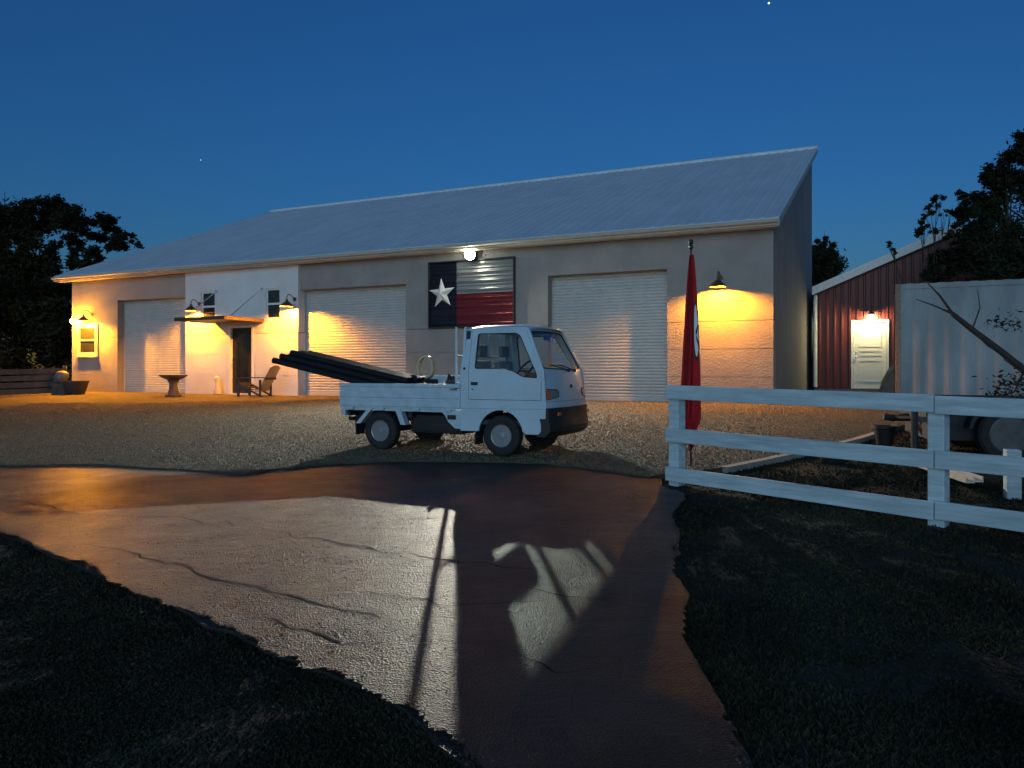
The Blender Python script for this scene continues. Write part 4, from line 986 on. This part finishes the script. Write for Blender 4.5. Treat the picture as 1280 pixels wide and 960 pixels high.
# ------------------------------------------------------------------ trees
def tree(name, label, base, clumps, leaf, n_per_m3, size, m_leaf, trunk_r, limbs_to=10, seed=1, group=None, sink=.3, trunk_top=None):
    rnd_ = random.Random(seed); t = thing(name, label, 'tree', base, 0, group); bx, by, bz = base
    cs = [(Vector((x - bx, y - by, z - bz)), r) for x, y, z, r in clumps]
    topc = sum((c for c, r in cs), Vector()) / len(cs)
    fork = Vector((topc.x * .3, topc.y * .3, topc.z * .45)) if trunk_top is None else Vector(trunk_top)
    bm = B(); tube(bm, [(0, 0, -sink), (fork.x * .3 + .05, fork.y * .3, fork.z * .4), fork], [trunk_r * 1.35, trunk_r, trunk_r * .75], 10)
    for c, r in sorted(cs, key=lambda q: -q[1])[:limbs_to]:
        mid = fork.lerp(c, .55) + Vector((rnd_.uniform(-.3, .3), rnd_.uniform(-.3, .3), -.12 * (c - fork).length))
        tube(bm, [fork - Vector((0, 0, .1)), mid, c], [trunk_r * .5, trunk_r * .28, trunk_r * .08], 6)
        for q in range(4):
            e = c + Vector((rnd_.gauss(0, 1), rnd_.gauss(0, 1), rnd_.gauss(0, 1))).normalized() * r * rnd_.uniform(.6, 1.1); tube(bm, [mid.lerp(c, .6), e], [trunk_r * .12, trunk_r * .03], 4)
    link('trunk', bm, M['bark'], t, True)
    vs, fs = [], []
    for c, r in cs:
        n = int(n_per_m3 * r ** 2.3)
        subs = [(Vector((rnd_.gauss(0, 1), rnd_.gauss(0, 1), rnd_.gauss(0, 1))).normalized() * r * rnd_.random() ** .5 * .95, r * rnd_.uniform(.18, .36)) for _ in range(max(5, int(10 * r)))]
        for _ in range(n):
            so, sr = subs[rnd_.randrange(len(subs))]
            p = c + so + Vector((rnd_.gauss(0, .55), rnd_.gauss(0, .55), rnd_.gauss(0, .45))) * sr
            a = Vector((rnd_.gauss(0, 1), rnd_.gauss(0, 1), rnd_.gauss(0, .7))).normalized(); b = a.orthogonal().normalized(); b = (b * math.cos(6.28 * (k := rnd_.random())) + a.cross(b) * math.sin(6.28 * k))
            s = size * rnd_.uniform(.5, 1.2); i = len(vs)
            vs += [tuple(p - a * s), tuple(p + b * s * .38), tuple(p + a * s), tuple(p - b * s * .38)]; fs.append((i, i + 1, i + 2, i + 3))
    cr = mesh_obj('crown', vs, fs, m_leaf, t)
    return t
def ring(px, py, Y, r): return ((px - 640) / 961 * Y, Y + random.uniform(-1, 1) * r * .6, 1.5 + (462 - py) / 961 * Y, r)
random.seed(5)
Y = 40
cl = [ring(*a) for a in ((-70, 290, Y, 2.2), (-35, 272, Y, 1.7), (-5, 268, Y, 1.25), (25, 268, Y, 1.15), (55, 268, Y, 1.15), (80, 272, Y, 1.05), (103, 278, Y, 1.0), (125, 285, Y, .9), (145, 294, Y, .75), (162, 302, Y, .5), (10, 290, Y, .55), (45, 288, Y, .6), (70, 300, Y, .5), (100, 300, Y, .5), (140, 306, Y, .6), (90, 318, Y, .8), (120, 320, Y, .8), (60, 325, Y, 1.2), (20, 320, Y, 1.3), (-20, 315, Y, 1.6), (-70, 340, Y, 2.5), (0, 350, Y, 1.8), (40, 355, Y, 1.6), (75, 350, Y, 1.2), (-30, 380, Y, 2.2), (30, 390, Y, 2), (70, 385, Y, 1.4))]
tree('broad_tree', 'broad dark tree with sky gaps rising behind the left roof end', (-26.0, 40, PAD), cl, None, 1500, .15, M['leaf'], .45, 14, 3)
cl = [(-24 + i * 2.0 + random.uniform(-.5, .5), 36 + random.uniform(-1, 1), 1.4 + random.uniform(0, .6) + .9 * (i % 2), 1.5) for i in range(5)] + [(-23 + i * 2.2, 36.5, 3.9 + random.uniform(-.5, .5), 1.5) for i in range(3)]
tree('dense_tree', 'dense dark bushy tree low behind the board fence', (-20.5, 36.3, PAD), cl, None, 1500, .15, M['leaf'], .3, 8, 4)
cl = [(-31 + random.uniform(-.5, .5) + i * 1.8, 34 + random.uniform(-1, 1), 1.6 + 1.6 * (k) + random.uniform(-.3, .3), 1.6) for i in range(4) for k in range(3)]
tree('dense_tree', 'dense dark tree at the far left edge behind the board fence', (-28.5, 34.0, PAD), cl, None, 1300, .15, M['leaf2'], .3, 8, 5)
Y = 18.9
cl = [ring(*a) for a in ((1290, 190, Y, .75), (1268, 205, Y, .42), (1245, 215, Y, .36), (1225, 222, Y, .28), (1275, 240, Y, .7), (1245, 250, Y, .6), (1222, 262, Y, .42), (1205, 245, Y, .2), (1262, 290, Y, .85), (1228, 300, Y, .6), (1205, 300, Y, .35), (1200, 275, Y, .25), (1240, 330, Y, .75), (1280, 330, Y, .9), (1205, 330, Y, .45), (1184, 328, Y, .34), (1170, 340, Y, .26), (1198, 305, Y, .42), (1215, 285, Y, .4), (1192, 318, Y, .4), (1178, 338, Y, .36), (1165, 344, Y, .28), (1205, 262, Y, .34), (1212, 318, Y, .5), (1240, 275, Y, .6), (1255, 230, Y, .5), (1330, 230, Y, 1.3), (1330, 300, Y, 1.5), (1390, 260, Y, 1.6), (1360, 180, Y, 1.2), (1450, 300, Y, 1.8), (1190, 335, Y, .25), (1300, 165, Y, .35), (1280, 175, Y, .3))]
tree('evergreen_tree', 'tall dark tree leaning over the white shipping container', (14.0, 19.6, PAD), cl, None, 6500, .07, M['leaf'], .28, 16, 6)
Y = 19.1
cl = [ring(*a) for a in ((1166, 262, Y, .20), (1172, 248, Y, .18), (1158, 277, Y, .2), (1178, 266, Y, .10), (1150, 290, Y, .22), (1168, 290, Y, .15), (1190, 262, Y, .12), (1182, 300, Y, .22), (1192, 285, Y, .2), (1112, 305, Y, .10), (1118, 315, Y, .10))]
tree('sapling', 'thin leafy sapling rising in front of the barn roof', (10.75, 19.3, PAD), cl, None, 5200, .075, M['leaf2'], .06, 11, 7)
Y = 48
cl = [ring(*a) for a in ((1022, 320, Y, 1.3), (1034, 312, Y, .8), (1042, 325, Y, .8), (1030, 335, Y, 1.2), (1012, 330, Y, 1.5), (1028, 300, Y, .5), (1020, 350, Y, 1.6))]
tree('broad_tree', 'distant dark tree between the workshop and the red barn', (18.9, 48, PAD), cl, None, 1600, .15, M['leaf'], .25, 7, 8)
# bare branch sweeping in front of the container
Yb = 12.2
def PB(px, py, dy=0.): y = Yb + dy; return Vector(((px - 640) / 961 * y, y, 1.5 + (462 - py) / 961 * y))
bs = PB(1345, 530); bs.z = gz(bs.x, bs.y)
bt = thing('bare_tree', 'leafless leaning tree with dark branches in front of the container', 'tree', bs)
bm = B()
def br(pts, r0, r1):
    pts = [p - bs for p in pts]; n = len(pts); tube(bm, pts, [r0 + (r1 - r0) * i / (n - 1) for i in range(n)], 7)
br([bs - Vector((0, 0, .2)), PB(1335, 505, .1), PB(1310, 488), PB(1280, 463), PB(1252, 440, -.1), PB(1215, 412, -.1), PB(1190, 392, -.15)], .085, .038)
br([PB(1192, 394, -.15), PB(1175, 370, -.2), PB(1158, 352, -.25)], .026, .008)
br([PB(1190, 392, -.15), PB(1170, 383, -.1), PB(1145, 374)], .02, .006)
br([PB(1255, 443, -.1), PB(1235, 432, -.3), PB(1222, 420, -.4)], .024, .008)
br([PB(1295, 475), PB(1275, 463, .3), PB(1255, 449, .5)], .03, .012)
br([PB(1215, 412, -.1), PB(1225, 385, 0), PB(1222, 362, .1)], .016, .005)
br([PB(1280, 463), PB(1268, 490, .2), PB(1250, 495, .4)], .02, .006)
link('branches', bm, M['bark'], bt, True)
vs, fs = [], []; rr = random.Random(3)
for c, r, n in ((PB(1275, 480), .17, 260), (PB(1250, 497), .12, 120), (PB(1268, 405), .12, 60), (PB(1246, 402), .07, 40)):
    for _ in range(n):
        p = c - bs + Vector((rr.gauss(0, r), rr.gauss(0, r), rr.gauss(0, r * .8))); a = Vector((rr.gauss(0, 1), rr.gauss(0, 1), rr.gauss(0, 1))).normalized(); b = a.orthogonal().normalized(); s = rr.uniform(.025, .06); i = len(vs)
        vs += [tuple(p - a * s), tuple(p + b * s * .4), tuple(p + a * s), tuple(p - b * s * .4)]; fs.append((i, i + 1, i + 2, i + 3))
mesh_obj('crown', vs, fs, M['leaf2'], bt)
# two stars over the roof
for (px, py, r, lb) in ((961, 4, 1.5, 'bright evening star high over the roof'), (251, 200, .5, 'faint star over the left half of the roof')):
    Yd = 1400; bm = B(); bmesh.ops.create_icosphere(bm, subdivisions=2, radius=r); tag(link('star', bm, M['star_dot'], None, True, ((px - 640) / 961 * Yd, Yd, 1.5 + (462 - py) / 961 * Yd)), lb, 'star')
